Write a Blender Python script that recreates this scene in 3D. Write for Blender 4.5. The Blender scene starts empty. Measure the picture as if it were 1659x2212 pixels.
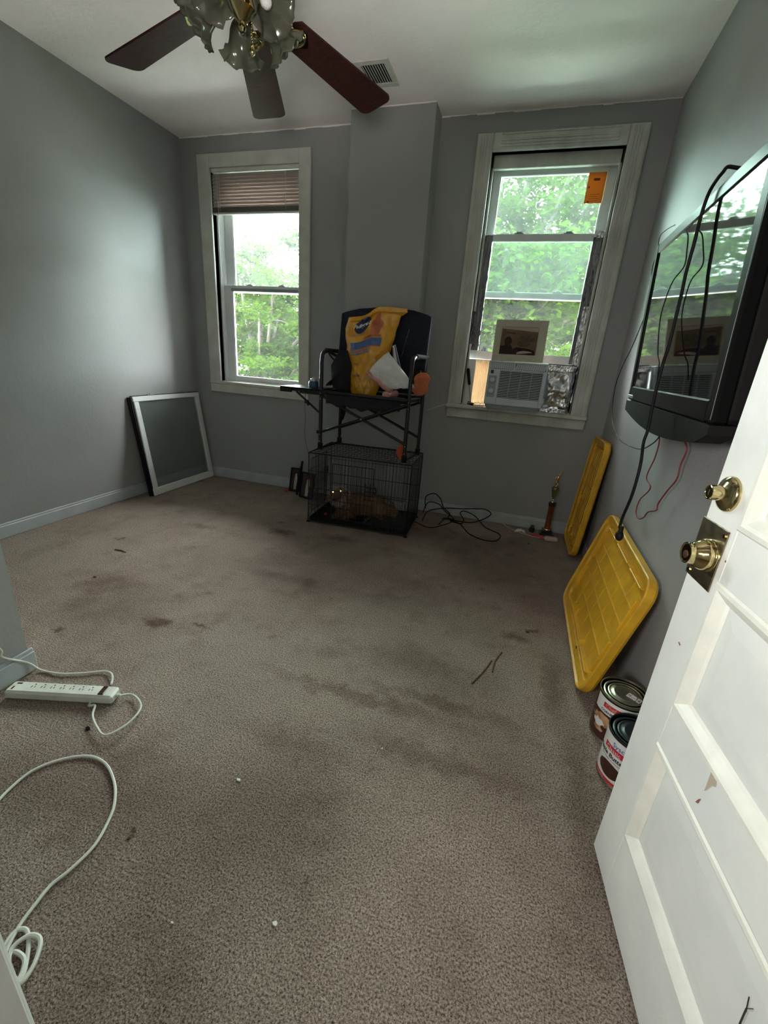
import bpy, bmesh, math, random
import numpy as np
from mathutils import Vector, Matrix, noise as mnoise

# ------------------------------------------------------------------ camera
SC = bpy.context.scene
COL = SC.collection
cam_d = bpy.data.cameras.new('camera')
cam = bpy.data.objects.new('camera', cam_d)
COL.objects.link(cam)
cam_d.sensor_fit = 'VERTICAL'
cam_d.sensor_height = 24.0
cam_d.lens = 928.34 / 2212.0 * 24.0
cam_d.clip_start = 0.02
cam_d.clip_end = 300
yaw, pit, rol = (math.radians(a) for a in (16.3824, 19.7127, 4.19441))
fw = Vector((-math.sin(yaw) * math.cos(pit), math.cos(yaw) * math.cos(pit), -math.sin(pit)))
rt = Vector((math.cos(yaw), math.sin(yaw), 0))
up = rt.cross(fw)
r2 = math.cos(rol) * rt + math.sin(rol) * up
u2 = -math.sin(rol) * rt + math.cos(rol) * up
cam.matrix_world = Matrix(((r2.x, u2.x, -fw.x, 0.0), (r2.y, u2.y, -fw.y, 0.0), (r2.z, u2.z, -fw.z, 1.2), (0, 0, 0, 1)))
SC.camera = cam

# ------------------------------------------------------------------ world, lights, exposure
W = bpy.data.worlds.new('sky'); SC.world = W; W.use_nodes = True
wn = W.node_tree
for n in list(wn.nodes): wn.nodes.remove(n)
bgn = wn.nodes.new('ShaderNodeBackground'); wo = wn.nodes.new('ShaderNodeOutputWorld')
tc = wn.nodes.new('ShaderNodeTexCoord'); mp = wn.nodes.new('ShaderNodeMapping'); ns = wn.nodes.new('ShaderNodeTexNoise')
ns.inputs['Scale'].default_value = 1.6; ns.inputs['Detail'].default_value = 4
cr = wn.nodes.new('ShaderNodeValToRGB')
cr.color_ramp.elements[0].position = .3; cr.color_ramp.elements[0].color = (.84, .93, 1.0, 1)
cr.color_ramp.elements[1].position = .7; cr.color_ramp.elements[1].color = (1.0, 1.0, 1.0, 1)
wn.links.new(tc.outputs['Generated'], mp.inputs[0]); wn.links.new(mp.outputs[0], ns.inputs['Vector'])
wn.links.new(ns.outputs[0], cr.inputs[0]); wn.links.new(cr.outputs[0], bgn.inputs[0])
bgn.inputs[1].default_value = SKY = 24.0
wn.links.new(bgn.outputs[0], wo.inputs[0])
SC.view_settings.view_transform = 'Standard'
SC.view_settings.look = 'None'
SC.view_settings.gamma = 1.0
SC.view_settings.use_curve_mapping = False
SC.view_settings.exposure = 1.12

def light(name, kind, loc, energy, color=(1, 1, 1), **kw):
    d = bpy.data.lights.new(name, kind); d.energy = energy; d.color = color
    o = bpy.data.objects.new(name, d); COL.objects.link(o); o.location = loc
    for k, v in kw.items():
        if k == 'rot': o.rotation_euler = v
        elif k == 'portal': d.cycles.is_portal = v
        else: setattr(d, k, v)
    return o
light('sun', 'SUN', (0, -5, 20), 34.0, (1.0, .96, .88), angle=math.radians(6), rot=(math.radians(38), 0, math.radians(14)))
light('hall_light', 'AREA', (-.80, -.78, 1.40), 5.6, (1.0, .97, .93), size=.4, spread=math.radians(100), rot=(math.radians(86), 0, math.radians(-43)))
light('ceiling_fill', 'AREA', (.25, -.9, 1.0), 3.4, (1.0, .95, .9), size=.3, spread=math.radians(44), rot=(math.radians(126), 0, math.radians(28)))  # fill added to brighten the ceiling; no hall lamp stands here
light('phone_lamp', 'SPOT', (.03, .01, 1.26), 3.0, (1.0, .97, .93), shadow_soft_size=.012, spot_size=math.radians(120), spot_blend=.7,
      rot=(math.radians(70.3), 0, math.radians(16.4)))
light('window_portal_left', 'AREA', (-2.227, 3.66, 1.70), 1, shape='RECTANGLE', size=.78, size_y=1.6, rot=(math.radians(-90), 0, 0), portal=True)
light('window_portal_right', 'AREA', (-.06, 3.66, 1.70), 1, shape='RECTANGLE', size=.8, size_y=1.6, rot=(math.radians(-90), 0, 0), portal=True)

# ------------------------------------------------------------------ helpers
R = math.radians
def frames(path):
    n = len(path); T = []
    for i in range(n):
        a = path[max(i - 1, 0)]; b = path[min(i + 1, n - 1)]
        t = (b - a); T.append(t.normalized() if t.length > 1e-9 else Vector((0, 0, 1)))
    ref = Vector((0, 0, 1)) if abs(T[0].z) < .9 else Vector((1, 0, 0))
    u = T[0].cross(ref).normalized(); F = []
    for t in T:
        u = (u - t * u.dot(t)); u = u.normalized() if u.length > 1e-6 else t.orthogonal().normalized()
        F.append((u, t.cross(u)))
    return F
def smooth(pts, k=6, closed=False):
    P = [Vector(p) for p in pts]; out = []
    n = len(P)
    for i in range(n - 1):
        p0 = P[max(i - 1, 0)]; p1 = P[i]; p2 = P[i + 1]; p3 = P[min(i + 2, n - 1)]
        for j in range(k):
            t = j / k
            out.append(.5 * ((2 * p1) + (p2 - p0) * t + (2 * p0 - 5 * p1 + 4 * p2 - p3) * t * t + (3 * p1 - p0 - 3 * p2 + p3) * t ** 3))
    out.append(P[-1]); return out
class MB:
    def __init__(s): s.v = []; s.f = []; s.mi = []; s.M = Matrix.Identity(4); s.cur = 0
    def add(s, vs, fs):
        o = len(s.v); s.v += [s.M @ Vector(v) for v in vs]
        s.f += [tuple(o + i for i in f) for f in fs]; s.mi += [s.cur] * len(fs)
        return s
    def box(s, x0, x1, y0, y1, z0, z1, bev=0.0):
        if x1 < x0: x0, x1 = x1, x0
        if y1 < y0: y0, y1 = y1, y0
        if z1 < z0: z0, z1 = z1, z0
        b = min(bev, (x1 - x0) * .49, (y1 - y0) * .49, (z1 - z0) * .49)
        if b <= 0:
            return s.add([(x0, y0, z0), (x1, y0, z0), (x1, y1, z0), (x0, y1, z0), (x0, y0, z1), (x1, y0, z1), (x1, y1, z1), (x0, y1, z1)],
                         [(0, 3, 2, 1), (4, 5, 6, 7), (0, 1, 5, 4), (1, 2, 6, 5), (2, 3, 7, 6), (3, 0, 4, 7)])
        V = []; X = (x0, x1); Y = (y0, y1); Z = (z0, z1); idx = {}
        for i in (0, 1):
            for j in (0, 1):
                for k in (0, 1):
                    for a in range(3):
                        p = [X[i] + (b if i == 0 else -b), Y[j] + (b if j == 0 else -b), Z[k] + (b if k == 0 else -b)]
                        p[a] = (X, Y, Z)[a][(i, j, k)[a]]
                        idx[(i, j, k, a)] = len(V); V.append(p)
        F = []
        def q(*k): F.append([idx[t] for t in k])
        for c in (0, 1):
            q((c, 0, 0, 0), (c, 1, 0, 0), (c, 1, 1, 0), (c, 0, 1, 0)); q((0, c, 0, 1), (1, c, 0, 1), (1, c, 1, 1), (0, c, 1, 1)); q((0, 0, c, 2), (1, 0, c, 2), (1, 1, c, 2), (0, 1, c, 2))
            for d in (0, 1):
                q((c, d, 0, 0), (c, d, 1, 0), (c, d, 1, 1), (c, d, 0, 1)); q((c, 0, d, 0), (c, 1, d, 0), (c, 1, d, 2), (c, 0, d, 2)); q((0, c, d, 1), (1, c, d, 1), (1, c, d, 2), (0, c, d, 2))
                for e in (0, 1): q((c, d, e, 0), (c, d, e, 1), (c, d, e, 2))
        return s.add(V, F)
    def prism(s, poly, lo, hi, axis=1):
        n = len(poly)
        def P(p, h):
            if axis == 1: return (p[0], h, p[1])
            if axis == 2: return (p[0], p[1], h)
            return (h, p[0], p[1])
        vs = [P(p, lo) for p in poly] + [P(p, hi) for p in poly]
        fs = [tuple(range(n))[::-1], tuple(range(n, 2 * n))] + [(i, (i + 1) % n, n + (i + 1) % n, n + i) for i in range(n)]
        return s.add(vs, fs)
    def tube(s, path, r, seg=8, cap=True, flat=1.0):
        path = [Vector(p) for p in path]; F = frames(path); n = len(path)
        rs = r if isinstance(r, (list, tuple)) else [r] * n
        vs = []; fs = []
        for p, (u, w), rr in zip(path, F, rs):
            for k in range(seg):
                a = 2 * math.pi * k / seg
                vs.append(p + u * math.cos(a) * rr + w * math.sin(a) * rr * flat)
        for i in range(n - 1):
            for k in range(seg):
                a = i * seg + k; b = i * seg + (k + 1) % seg
                fs.append((a, b, b + seg, a + seg))
        if cap: fs += [tuple(range(seg))[::-1], tuple(range((n - 1) * seg, n * seg))]
        return s.add(vs, fs)
    def bar(s, a, b, w, h=None, upv=(0, 0, 1)):
        a = Vector(a); b = Vector(b); h = h or w; t = (b - a).normalized(); upv = Vector(upv)
        if abs(t.dot(upv)) > .95: upv = Vector((1, 0, 0))
        x = t.cross(upv).normalized() * w / 2; z = x.cross(t).normalized() * h / 2
        vs = [a - x - z, a + x - z, a + x + z, a - x + z, b - x - z, b + x - z, b + x + z, b - x + z]
        return s.add(vs, [(3, 2, 1, 0), (4, 5, 6, 7), (0, 1, 5, 4), (1, 2, 6, 5), (2, 3, 7, 6), (3, 0, 4, 7)])
    def lathe(s, prof, seg=24, M=None, closed=False):
        M = M or Matrix.Identity(4); n = len(prof); vs = []; fs = []
        for r, z in prof:
            for k in range(seg):
                a = 2 * math.pi * k / seg; vs.append(M @ Vector((r * math.cos(a), r * math.sin(a), z)))
        for i in range(n - 1):
            for k in range(seg):
                a = i * seg + k; b = i * seg + (k + 1) % seg; fs.append((a, b, b + seg, a + seg))
        if prof[0][0] > 1e-6 and not closed: fs.append(tuple(range(seg))[::-1])
        if prof[-1][0] > 1e-6 and not closed: fs.append(tuple(range((n - 1) * seg, n * seg)))
        return s.add(vs, fs)
    def ball(s, c, r, seg=14, ring=9, sc=(1, 1, 1)):
        M = Matrix.Translation(Vector(c)) @ Matrix.Diagonal((sc[0], sc[1], sc[2], 1))
        return s.lathe([(max(r * math.sin(math.pi * i / ring), 1e-5), -r * math.cos(math.pi * i / ring)) for i in range(ring + 1)], seg, M)
    def grid(s, fn, nu, nv, close_u=False):
        vs = [fn(i / nu, j / nv) for j in range(nv + 1) for i in range(nu + 1)]
        fs = [(j * (nu + 1) + i, j * (nu + 1) + i + 1, (j + 1) * (nu + 1) + i + 1, (j + 1) * (nu + 1) + i) for j in range(nv) for i in range(nu)]
        return s.add(vs, fs)
    def build(s, name, m, parent=None, origin=None, sm=False, clean=False, **kw):
        me = bpy.data.meshes.new(name)
        o = bpy.data.objects.new(name, me); COL.objects.link(o)
        if parent is not None:
            Wm = WM[parent.name]; o.parent = parent; WM[o.name] = Wm; inv = Wm.inverted()
        else:
            if origin is None:
                xs = [v.x for v in s.v]; ys = [v.y for v in s.v]; zs = [v.z for v in s.v]
                origin = ((min(xs) + max(xs)) / 2, (min(ys) + max(ys)) / 2, min(zs))
            o.location = origin; WM[o.name] = Matrix.Translation(Vector(origin)); inv = WM[o.name].inverted()
        me.from_pydata([tuple(inv @ v) for v in s.v], [], [f for f in s.f])
        ms = m if isinstance(m, (list, tuple)) else [m]
        for x in ms: me.materials.append(x)
        if len(ms) > 1: me.polygons.foreach_set('material_index', s.mi)
        bm = bmesh.new(); bm.from_mesh(me)
        if clean: bmesh.ops.remove_doubles(bm, verts=bm.verts, dist=1e-5)
        bmesh.ops.recalc_face_normals(bm, faces=bm.faces); bm.to_mesh(me); bm.free()
        if sm:
            me.polygons.foreach_set('use_smooth', [True] * len(me.polygons))
            try: me.set_sharp_from_angle(angle=R(38))
            except Exception: pass
        me.update(); tag(o, **kw); return o
WM = {}
def tag(o, label=None, cat=None, group=None, kind=None):
    if label: o['label'] = label
    if cat: o['category'] = cat
    if group: o['group'] = group
    if kind: o['kind'] = kind
    return o
def thing(name, loc, label=None, cat=None, rz=0, group=None, kind=None):
    o = bpy.data.objects.new(name, None); COL.objects.link(o); o.location = loc; o.rotation_euler = (0, 0, rz)
    o.empty_display_size = .1
    WM[o.name] = Matrix.Translation(Vector(loc)) @ Matrix.Rotation(rz, 4, 'Z')
    return tag(o, label, cat, group, kind)
def dup(o, parent=None):
    c = o.copy(); COL.objects.link(c); c.parent = parent
    for ch in list(o.children): dup(ch, c)
    return c

# ------------------------------------------------------------------ materials
def nd(nt, t, **kw):
    n = nt.nodes.new(t)
    for k, v in kw.items():
        if k in n.inputs: n.inputs[k].default_value = v
        else: setattr(n, k, v)
    return n
def mat(name, col, rough=.6, metal=0.0, var=.12, vscale=6.0, bump=0.0, bscale=60.0, col2=None, coat=0.0, spec=None, trans=0.0, stretch=None, alpha=None, coords='Object'):
    m = bpy.data.materials.new(name); m.use_nodes = True; nt = m.node_tree; b = nt.nodes['Principled BSDF']
    b.inputs['Roughness'].default_value = rough; b.inputs['Metallic'].default_value = metal
    b.inputs['Coat Weight'].default_value = coat
    if spec is not None: b.inputs['Specular IOR Level'].default_value = spec
    if trans: b.inputs['Transmission Weight'].default_value = trans
    t = nd(nt, 'ShaderNodeTexCoord'); v = t.outputs[coords]
    if stretch:
        mpg = nd(nt, 'ShaderNodeMapping', Scale=stretch); nt.links.new(v, mpg.inputs[0]); v = mpg.outputs[0]
    n = nd(nt, 'ShaderNodeTexNoise', Scale=vscale, Detail=5.0, Roughness=.6); nt.links.new(v, n.inputs['Vector'])
    c2 = col2 or tuple(max(0, c * (1 - var)) for c in col); c1 = col if col2 else tuple(min(1, c * (1 + var)) for c in col)
    rp = nd(nt, 'ShaderNodeValToRGB'); e = rp.color_ramp.elements
    e[0].position = .32; e[0].color = (*c2, 1); e[1].position = .68; e[1].color = (*c1, 1)
    nt.links.new(n.outputs[0], rp.inputs[0]); nt.links.new(rp.outputs[0], b.inputs['Base Color'])
    if bump:
        n2 = nd(nt, 'ShaderNodeTexNoise', Scale=bscale, Detail=4.0); nt.links.new(v, n2.inputs['Vector'])
        bp = nd(nt, 'ShaderNodeBump', Strength=bump, Distance=.01); nt.links.new(n2.outputs[0], bp.inputs['Height']); nt.links.new(bp.outputs[0], b.inputs['Normal'])
    return m
M = {}
M['ceiling'] = mat('ceiling_paint', (.90, .83, .81), .9, var=.05, vscale=2.5, bump=.25, bscale=45)
M['trim'] = mat('trim_paint', (.62, .62, .56), .5, col2=(.50, .49, .44), vscale=9, bump=.15, bscale=30)
M['oldtrim'] = mat('worn_trim_paint', (.60, .60, .55), .5, col2=(.40, .39, .35), vscale=7, bump=.3, bscale=28, stretch=(1, 1, .6))
M['base'] = mat('baseboard_paint', (.42, .445, .455), .5, var=.1, vscale=8)
M['vinyl'] = mat('white_vinyl', (.68, .70, .70), .4, var=.06)
M['door'] = mat('door_paint', (.84, .85, .80), .42, col2=(.70, .72, .69), vscale=3.5, bump=.12, bscale=25)
M['doormould'] = mat('door_moulding_paint', (.80, .80, .72), .4, var=.06, vscale=20)
M['brass'] = mat('polished_brass', (.62, .50, .25), .12, 1.0, col2=(.45, .38, .20), vscale=12)
M['brassplate'] = mat('worn_brass', (.42, .36, .22), .3, 1.0, col2=(.20, .15, .10), vscale=22, bump=.1)
M['blade'] = mat('mahogany_blade', (.055, .018, .014), .45, col2=(.025, .009, .008), vscale=5, stretch=(1, 9, 1), spec=.07, coords='Generated')
M['shade'] = None
M['blackmetal'] = mat('black_metal', (.010, .010, .011), .32, .2, var=.2)
M['wire'] = mat('black_wire', (.012, .012, .012), .38, .2, var=.2)
M['blackfab'] = mat('black_fabric', (.012, .012, .015), .95, var=.3, vscale=80, bump=.4, bscale=300)
M['navyfab'] = mat('navy_black_fabric', (.010, .013, .024), .95, var=.3, vscale=50, bump=.4, bscale=240)
M['rubber'] = mat('black_rubber', (.007, .007, .008), .6, var=.2, spec=.2)
M['tvplastic'] = mat('gloss_black_plastic', (.006, .006, .006), .28, var=.1, spec=.12)
M['tvmatte'] = mat('matte_black_plastic', (.010, .009, .008), .65, spec=.18, var=.15, bump=.1, bscale=300)
M['screen'] = mat('screen_glass', (.006, .007, .007), .035, var=.1, spec=.9, coat=.6)
M['silver'] = mat('silver_plastic', (.55, .56, .56), .3, .6, var=.08)
M['yellow'] = mat('yellow_plastic', (.72, .40, .020), .42, col2=(.55, .29, .018), vscale=9, bump=.12, bscale=120)
M['hole'] = mat('dark_hole', (.16, .06, .01), .8)
M['tin'] = mat('tin_lid', (.34, .32, .24), .32, 1.0, var=.15, vscale=15)
M['tinD'] = mat('dark_coated_lid', (.035, .045, .045), .3, .7, var=.15)
M['lwhite'] = mat('label_white', (.72, .72, .70), .4, var=.04)
M['lred'] = mat('label_red', (.52, .02, .035), .4, var=.06)
M['lbrown'] = mat('label_dark_brown', (.06, .018, .012), .4, var=.2, vscale=40)
M['lmeat'] = mat('label_tan', (.60, .38, .22), .45, col2=(.30, .13, .05), vscale=35)
M['lblack'] = mat('label_black', (.015, .015, .015), .45)
M['lblue'] = mat('label_blue', (.04, .16, .34), .45)
M['strip'] = mat('strip_plastic', (.70, .70, .62), .4, col2=(.56, .55, .48), vscale=18)
M['cordw'] = mat('cream_cord', (.62, .62, .54), .5, var=.08, vscale=20)
M['slot'] = mat('socket_slot', (.03, .025, .02), .6)
M['switch'] = mat('rocker_switch', (.05, .012, .010), .25)
M['foil'] = mat('crumpled_foil', (.62, .62, .62), .26, 1.0, var=.1, vscale=14, bump=.3, bscale=12)
M['foildark'] = mat('foil_tape', (.24, .24, .25), .28, .9, col2=(.09, .09, .10), vscale=9, bump=1.0, bscale=60, stretch=(1, 1, .35))
M['ac'] = mat('air_conditioner_plastic', (.50, .54, .56), .35, var=.05)
M['acdark'] = mat('vent_dark', (.02, .02, .022), .6)
M['acgrey'] = mat('air_conditioner_grey', (.28, .31, .32), .4)
M['pleat'] = None
M['mat_board'] = mat('mat_board', (.44, .40, .31), .8, var=.06, vscale=30)
M['photo_dark'] = mat('photo_print_dark', (.045, .018, .012), .15, col2=(.02, .010, .009), vscale=18)
M['photo_tan'] = mat('photo_print_tan', (.20, .12, .075), .15, col2=(.13, .075, .045), vscale=10)
M['photo_tree'] = mat('photo_print_tree', (.10, .07, .04), .15, var=.3, vscale=40)
M['photo_pale'] = mat('photo_print_pale', (.45, .36, .30), .12, var=.1)
M['bagY'] = mat('bag_yellow', (.72, .36, .018), .25, col2=(.58, .26, .012), vscale=6, bump=.6, bscale=14, coat=.4)
M['bagnavy'] = mat('bag_navy_print', (.010, .020, .075), .3)
M['bagblue'] = mat('bag_blue_print', (.05, .10, .30), .3, col2=(.10, .16, .32), vscale=30)
M['bagred'] = mat('bag_rust_print', (.42, .10, .035), .35, var=.2, vscale=20)
M['bagmauve'] = mat('bag_mauve_print', (.20, .13, .22), .35, col2=(.40, .20, .12), vscale=40)
M['baggrey'] = mat('bag_grey_print', (.20, .17, .16), .35)
M['cloth'] = mat('white_cloth', (.62, .62, .60), .95, var=.06, bump=.5, bscale=90)
M['clothpink'] = mat('pink_cloth', (.58, .28, .25), .9, var=.1, bump=.3)
M['orange'] = mat('orange_fabric', (.62, .19, .08), .9, col2=(.45, .12, .05), vscale=14, bump=.4)
M['orangered'] = mat('orange_red_fabric', (.50, .09, .035), .85, bump=.3)
M['jar'] = mat('blue_jar', (.035, .085, .15), .25, var=.1, coat=.3)
M['jarcap'] = mat('grey_cap', (.42, .42, .40), .35, .4)
M['wood'] = mat('trophy_column', (.32, .10, .025), .2, .3, col2=(.10, .03, .012), vscale=14, stretch=(1, 1, .25))
M['gold'] = mat('trophy_gold', (.72, .52, .26), .2, 1.0)
M['green'] = mat('trophy_green_cup', (.16, .17, .07), .25, .6)
M['marble'] = mat('trophy_base', (.03, .028, .025), .2)
M['darkred'] = mat('dark_red_cable', (.16, .012, .02), .5)
M['bark'] = mat('bark', (.018, .014, .010), .95, var=.4, vscale=12, bump=.6)
M['twig'] = mat('twig', (.10, .05, .035), .9, var=.3, vscale=30)
M['scrapw'] = mat('paper_scrap', (.72, .70, .66), .8)
M['scrapb'] = mat('brown_crumb', (.06, .035, .028), .9)
M['fur'] = mat('tan_fur', (.20, .115, .06), .9, col2=(.10, .055, .03), vscale=14, bump=.6, bscale=90)
M['furtip'] = mat('pale_head_strands', (.54, .42, .31), .8, col2=(.32, .22, .14), vscale=10)
M['furbody'] = mat('brown_body_strands', (.25, .145, .075), .85, col2=(.12, .065, .035), vscale=10)
M['nose'] = mat('black_nose', (.012, .010, .010), .3)
M['eye'] = mat('eye_shine', (1.0, .66, .30), .20, 1.0, var=.02)
M['sticker'] = mat('orange_paper', (.62, .28, .06), .7, col2=(.50, .20, .035), vscale=12)
M['red'] = mat('red_scrap', (.62, .03, .05), .5, var=.1)
M['pinkw'] = mat('pinkish_plastic', (.52, .42, .38), .5, var=.05)
M['glassd'] = mat('dark_bottle', (.03, .035, .02), .15, coat=.3)

def wall_mat():
    m = mat('wall_paint', (.315, .315, .310), .62, var=.045, vscale=1.8, bump=.12, bscale=70); nt = m.node_tree; b = nt.nodes['Principled BSDF']
    # scuffs: a few faint smears, fixed to the wall
    t = nd(nt, 'ShaderNodeTexCoord'); n = nd(nt, 'ShaderNodeTexNoise', Scale=3.3, Detail=7.0, Roughness=.7); nt.links.new(t.outputs['Object'], n.inputs['Vector'])
    r = nd(nt, 'ShaderNodeMapRange'); r.inputs[1].default_value = .62; r.inputs[2].default_value = .78; r.inputs[4].default_value = .35
    nt.links.new(n.outputs[0], r.inputs[0])
    mx = nd(nt, 'ShaderNodeMix', data_type='RGBA'); src = b.inputs['Base Color'].links[0].from_socket
    nt.links.new(r.outputs[0], mx.inputs[0]); nt.links.new(src, mx.inputs[6]); mx.inputs[7].default_value = (.20, .215, .22, 1)
    nt.links.new(mx.outputs[2], b.inputs['Base Color']); return m
M['wall'] = wall_mat()

def shade_mat():
    m = bpy.data.materials.new('etched_glass_shade'); m.use_nodes = True; nt = m.node_tree
    for n in list(nt.nodes): nt.nodes.remove(n)
    o = nd(nt, 'ShaderNodeOutputMaterial'); a = nd(nt, 'ShaderNodeBsdfTranslucent', Color=(.24, .235, .18, 1)); d = nd(nt, 'ShaderNodeBsdfDiffuse', Color=(.19, .18, .14, 1))
    g = nd(nt, 'ShaderNodeBsdfGlossy', Roughness=.15, Color=(.8, .8, .75, 1)); tr = nd(nt, 'ShaderNodeBsdfTransparent', Color=(.55, .54, .48, 1))
    v = nd(nt, 'ShaderNodeTexVoronoi', Scale=38.0); t = nd(nt, 'ShaderNodeTexCoord'); nt.links.new(t.outputs['Object'], v.inputs['Vector'])
    bp = nd(nt, 'ShaderNodeBump', Strength=.8, Distance=.006); nt.links.new(v.outputs['Distance'], bp.inputs['Height'])
    for s in (a, d, g): nt.links.new(bp.outputs[0], s.inputs['Normal'])
    m1 = nd(nt, 'ShaderNodeMixShader', Fac=.5); m2 = nd(nt, 'ShaderNodeMixShader', Fac=.08); m3 = nd(nt, 'ShaderNodeMixShader', Fac=.45)
    nt.links.new(a.outputs[0], m1.inputs[1]); nt.links.new(d.outputs[0], m1.inputs[2]); nt.links.new(m1.outputs[0], m2.inputs[1]); nt.links.new(g.outputs[0], m2.inputs[2])
    nt.links.new(m2.outputs[0], m3.inputs[1]); nt.links.new(tr.outputs[0], m3.inputs[2]); nt.links.new(m3.outputs[0], o.inputs[0]); return m
M['shade'] = shade_mat()
def pane_mat(name, tint, haze, hazecol=(.8, .85, .85), dust='ShaderNodeBsdfTranslucent'):
    m = bpy.data.materials.new(name); m.use_nodes = True; nt = m.node_tree
    for n in list(nt.nodes): nt.nodes.remove(n)
    o = nd(nt, 'ShaderNodeOutputMaterial'); tr = nd(nt, 'ShaderNodeBsdfTransparent', Color=(*tint, 1)); tl = nd(nt, dust, Color=(*hazecol, 1))
    g = nd(nt, 'ShaderNodeBsdfGlossy', Roughness=.02); fr = nd(nt, 'ShaderNodeFresnel', IOR=1.3)
    n = nd(nt, 'ShaderNodeTexNoise', Scale=5.0, Detail=6.0); t = nd(nt, 'ShaderNodeTexCoord'); nt.links.new(t.outputs['Object'], n.inputs['Vector'])
    r = nd(nt, 'ShaderNodeMapRange'); r.inputs[1].default_value = .3; r.inputs[2].default_value = .7; r.inputs[3].default_value = haze * .75; r.inputs[4].default_value = haze * 1.25
    nt.links.new(n.outputs[0], r.inputs[0])
    m1 = nd(nt, 'ShaderNodeMixShader'); m2 = nd(nt, 'ShaderNodeMixShader')
    nt.links.new(r.outputs[0], m1.inputs[0]); nt.links.new(tr.outputs[0], m1.inputs[1]); nt.links.new(tl.outputs[0], m1.inputs[2])
    nt.links.new(fr.outputs[0], m2.inputs[0]); nt.links.new(m1.outputs[0], m2.inputs[1]); nt.links.new(g.outputs[0], m2.inputs[2]); nt.links.new(m2.outputs[0], o.inputs[0])
    return m
M['glass'] = pane_mat('window_glass', (.95, .97, .95), .008)
M['glasshaze'] = pane_mat('dusty_window_glass', (.80, .95, .88), .016)
M['glassleft'] = pane_mat('dusty_left_glass', (.90, .98, .95), .022)
M['glasssash'] = pane_mat('dusty_sash_glass', (.93, .96, .95), .13, (.42, .46, .44), 'ShaderNodeBsdfDiffuse')
def thin_mat(name, col, tcol, fac=.5, wave=None):
    m = bpy.data.materials.new(name); m.use_nodes = True; nt = m.node_tree
    for n in list(nt.nodes): nt.nodes.remove(n)
    o = nd(nt, 'ShaderNodeOutputMaterial'); d = nd(nt, 'ShaderNodeBsdfDiffuse', Color=(*col, 1)); tl = nd(nt, 'ShaderNodeBsdfTranslucent', Color=(*tcol, 1))
    n = nd(nt, 'ShaderNodeTexNoise', Scale=8.0, Detail=3.0); t = nd(nt, 'ShaderNodeTexCoord'); nt.links.new(t.outputs['Object'], n.inputs['Vector'])
    hs = nd(nt, 'ShaderNodeHueSaturation', Color=(*tcol, 1)); mr = nd(nt, 'ShaderNodeMapRange'); mr.inputs[3].default_value = .75; mr.inputs[4].default_value = 1.25
    nt.links.new(n.outputs[0], mr.inputs[0]); nt.links.new(mr.outputs[0], hs.inputs['Value']); nt.links.new(hs.outputs[0], tl.inputs['Color'])
    mx = nd(nt, 'ShaderNodeMixShader', Fac=fac); nt.links.new(d.outputs[0], mx.inputs[1]); nt.links.new(tl.outputs[0], mx.inputs[2]); nt.links.new(mx.outputs[0], o.inputs[0]); return m
M['pleat'] = thin_mat('accordion_vinyl', (.55, .50, .42), (.42, .27, .14), .5)
M['slat'] = thin_mat('blind_slat_vinyl', (.50, .42, .38), (.16, .10, .08), .35)
M['stickert'] = thin_mat('orange_notice_paper', (.62, .30, .08), (.34, .14, .03), .5)
M['leaf'] = thin_mat('leaf_green', (.010, .022, .002), (.020, .040, .0025), .5)
M['leafd'] = thin_mat('leaf_mid_green', (.008, .019, .004), (.014, .032, .004), .5)
M['leafl'] = thin_mat('leaf_pale_green', (.022, .040, .014), (.034, .060, .016), .5)
M['grass'] = mat('grass', (.03, .045, .012), .9, var=.3, vscale=2)
M['siding'] = mat('white_siding', (.06, .062, .064), .7)
M['brick'] = mat('brick_red', (.05, .012, .008), .9, var=.25, vscale=4)
M['roof'] = mat('roof_shingle', (.02, .017, .016), .9)

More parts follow.
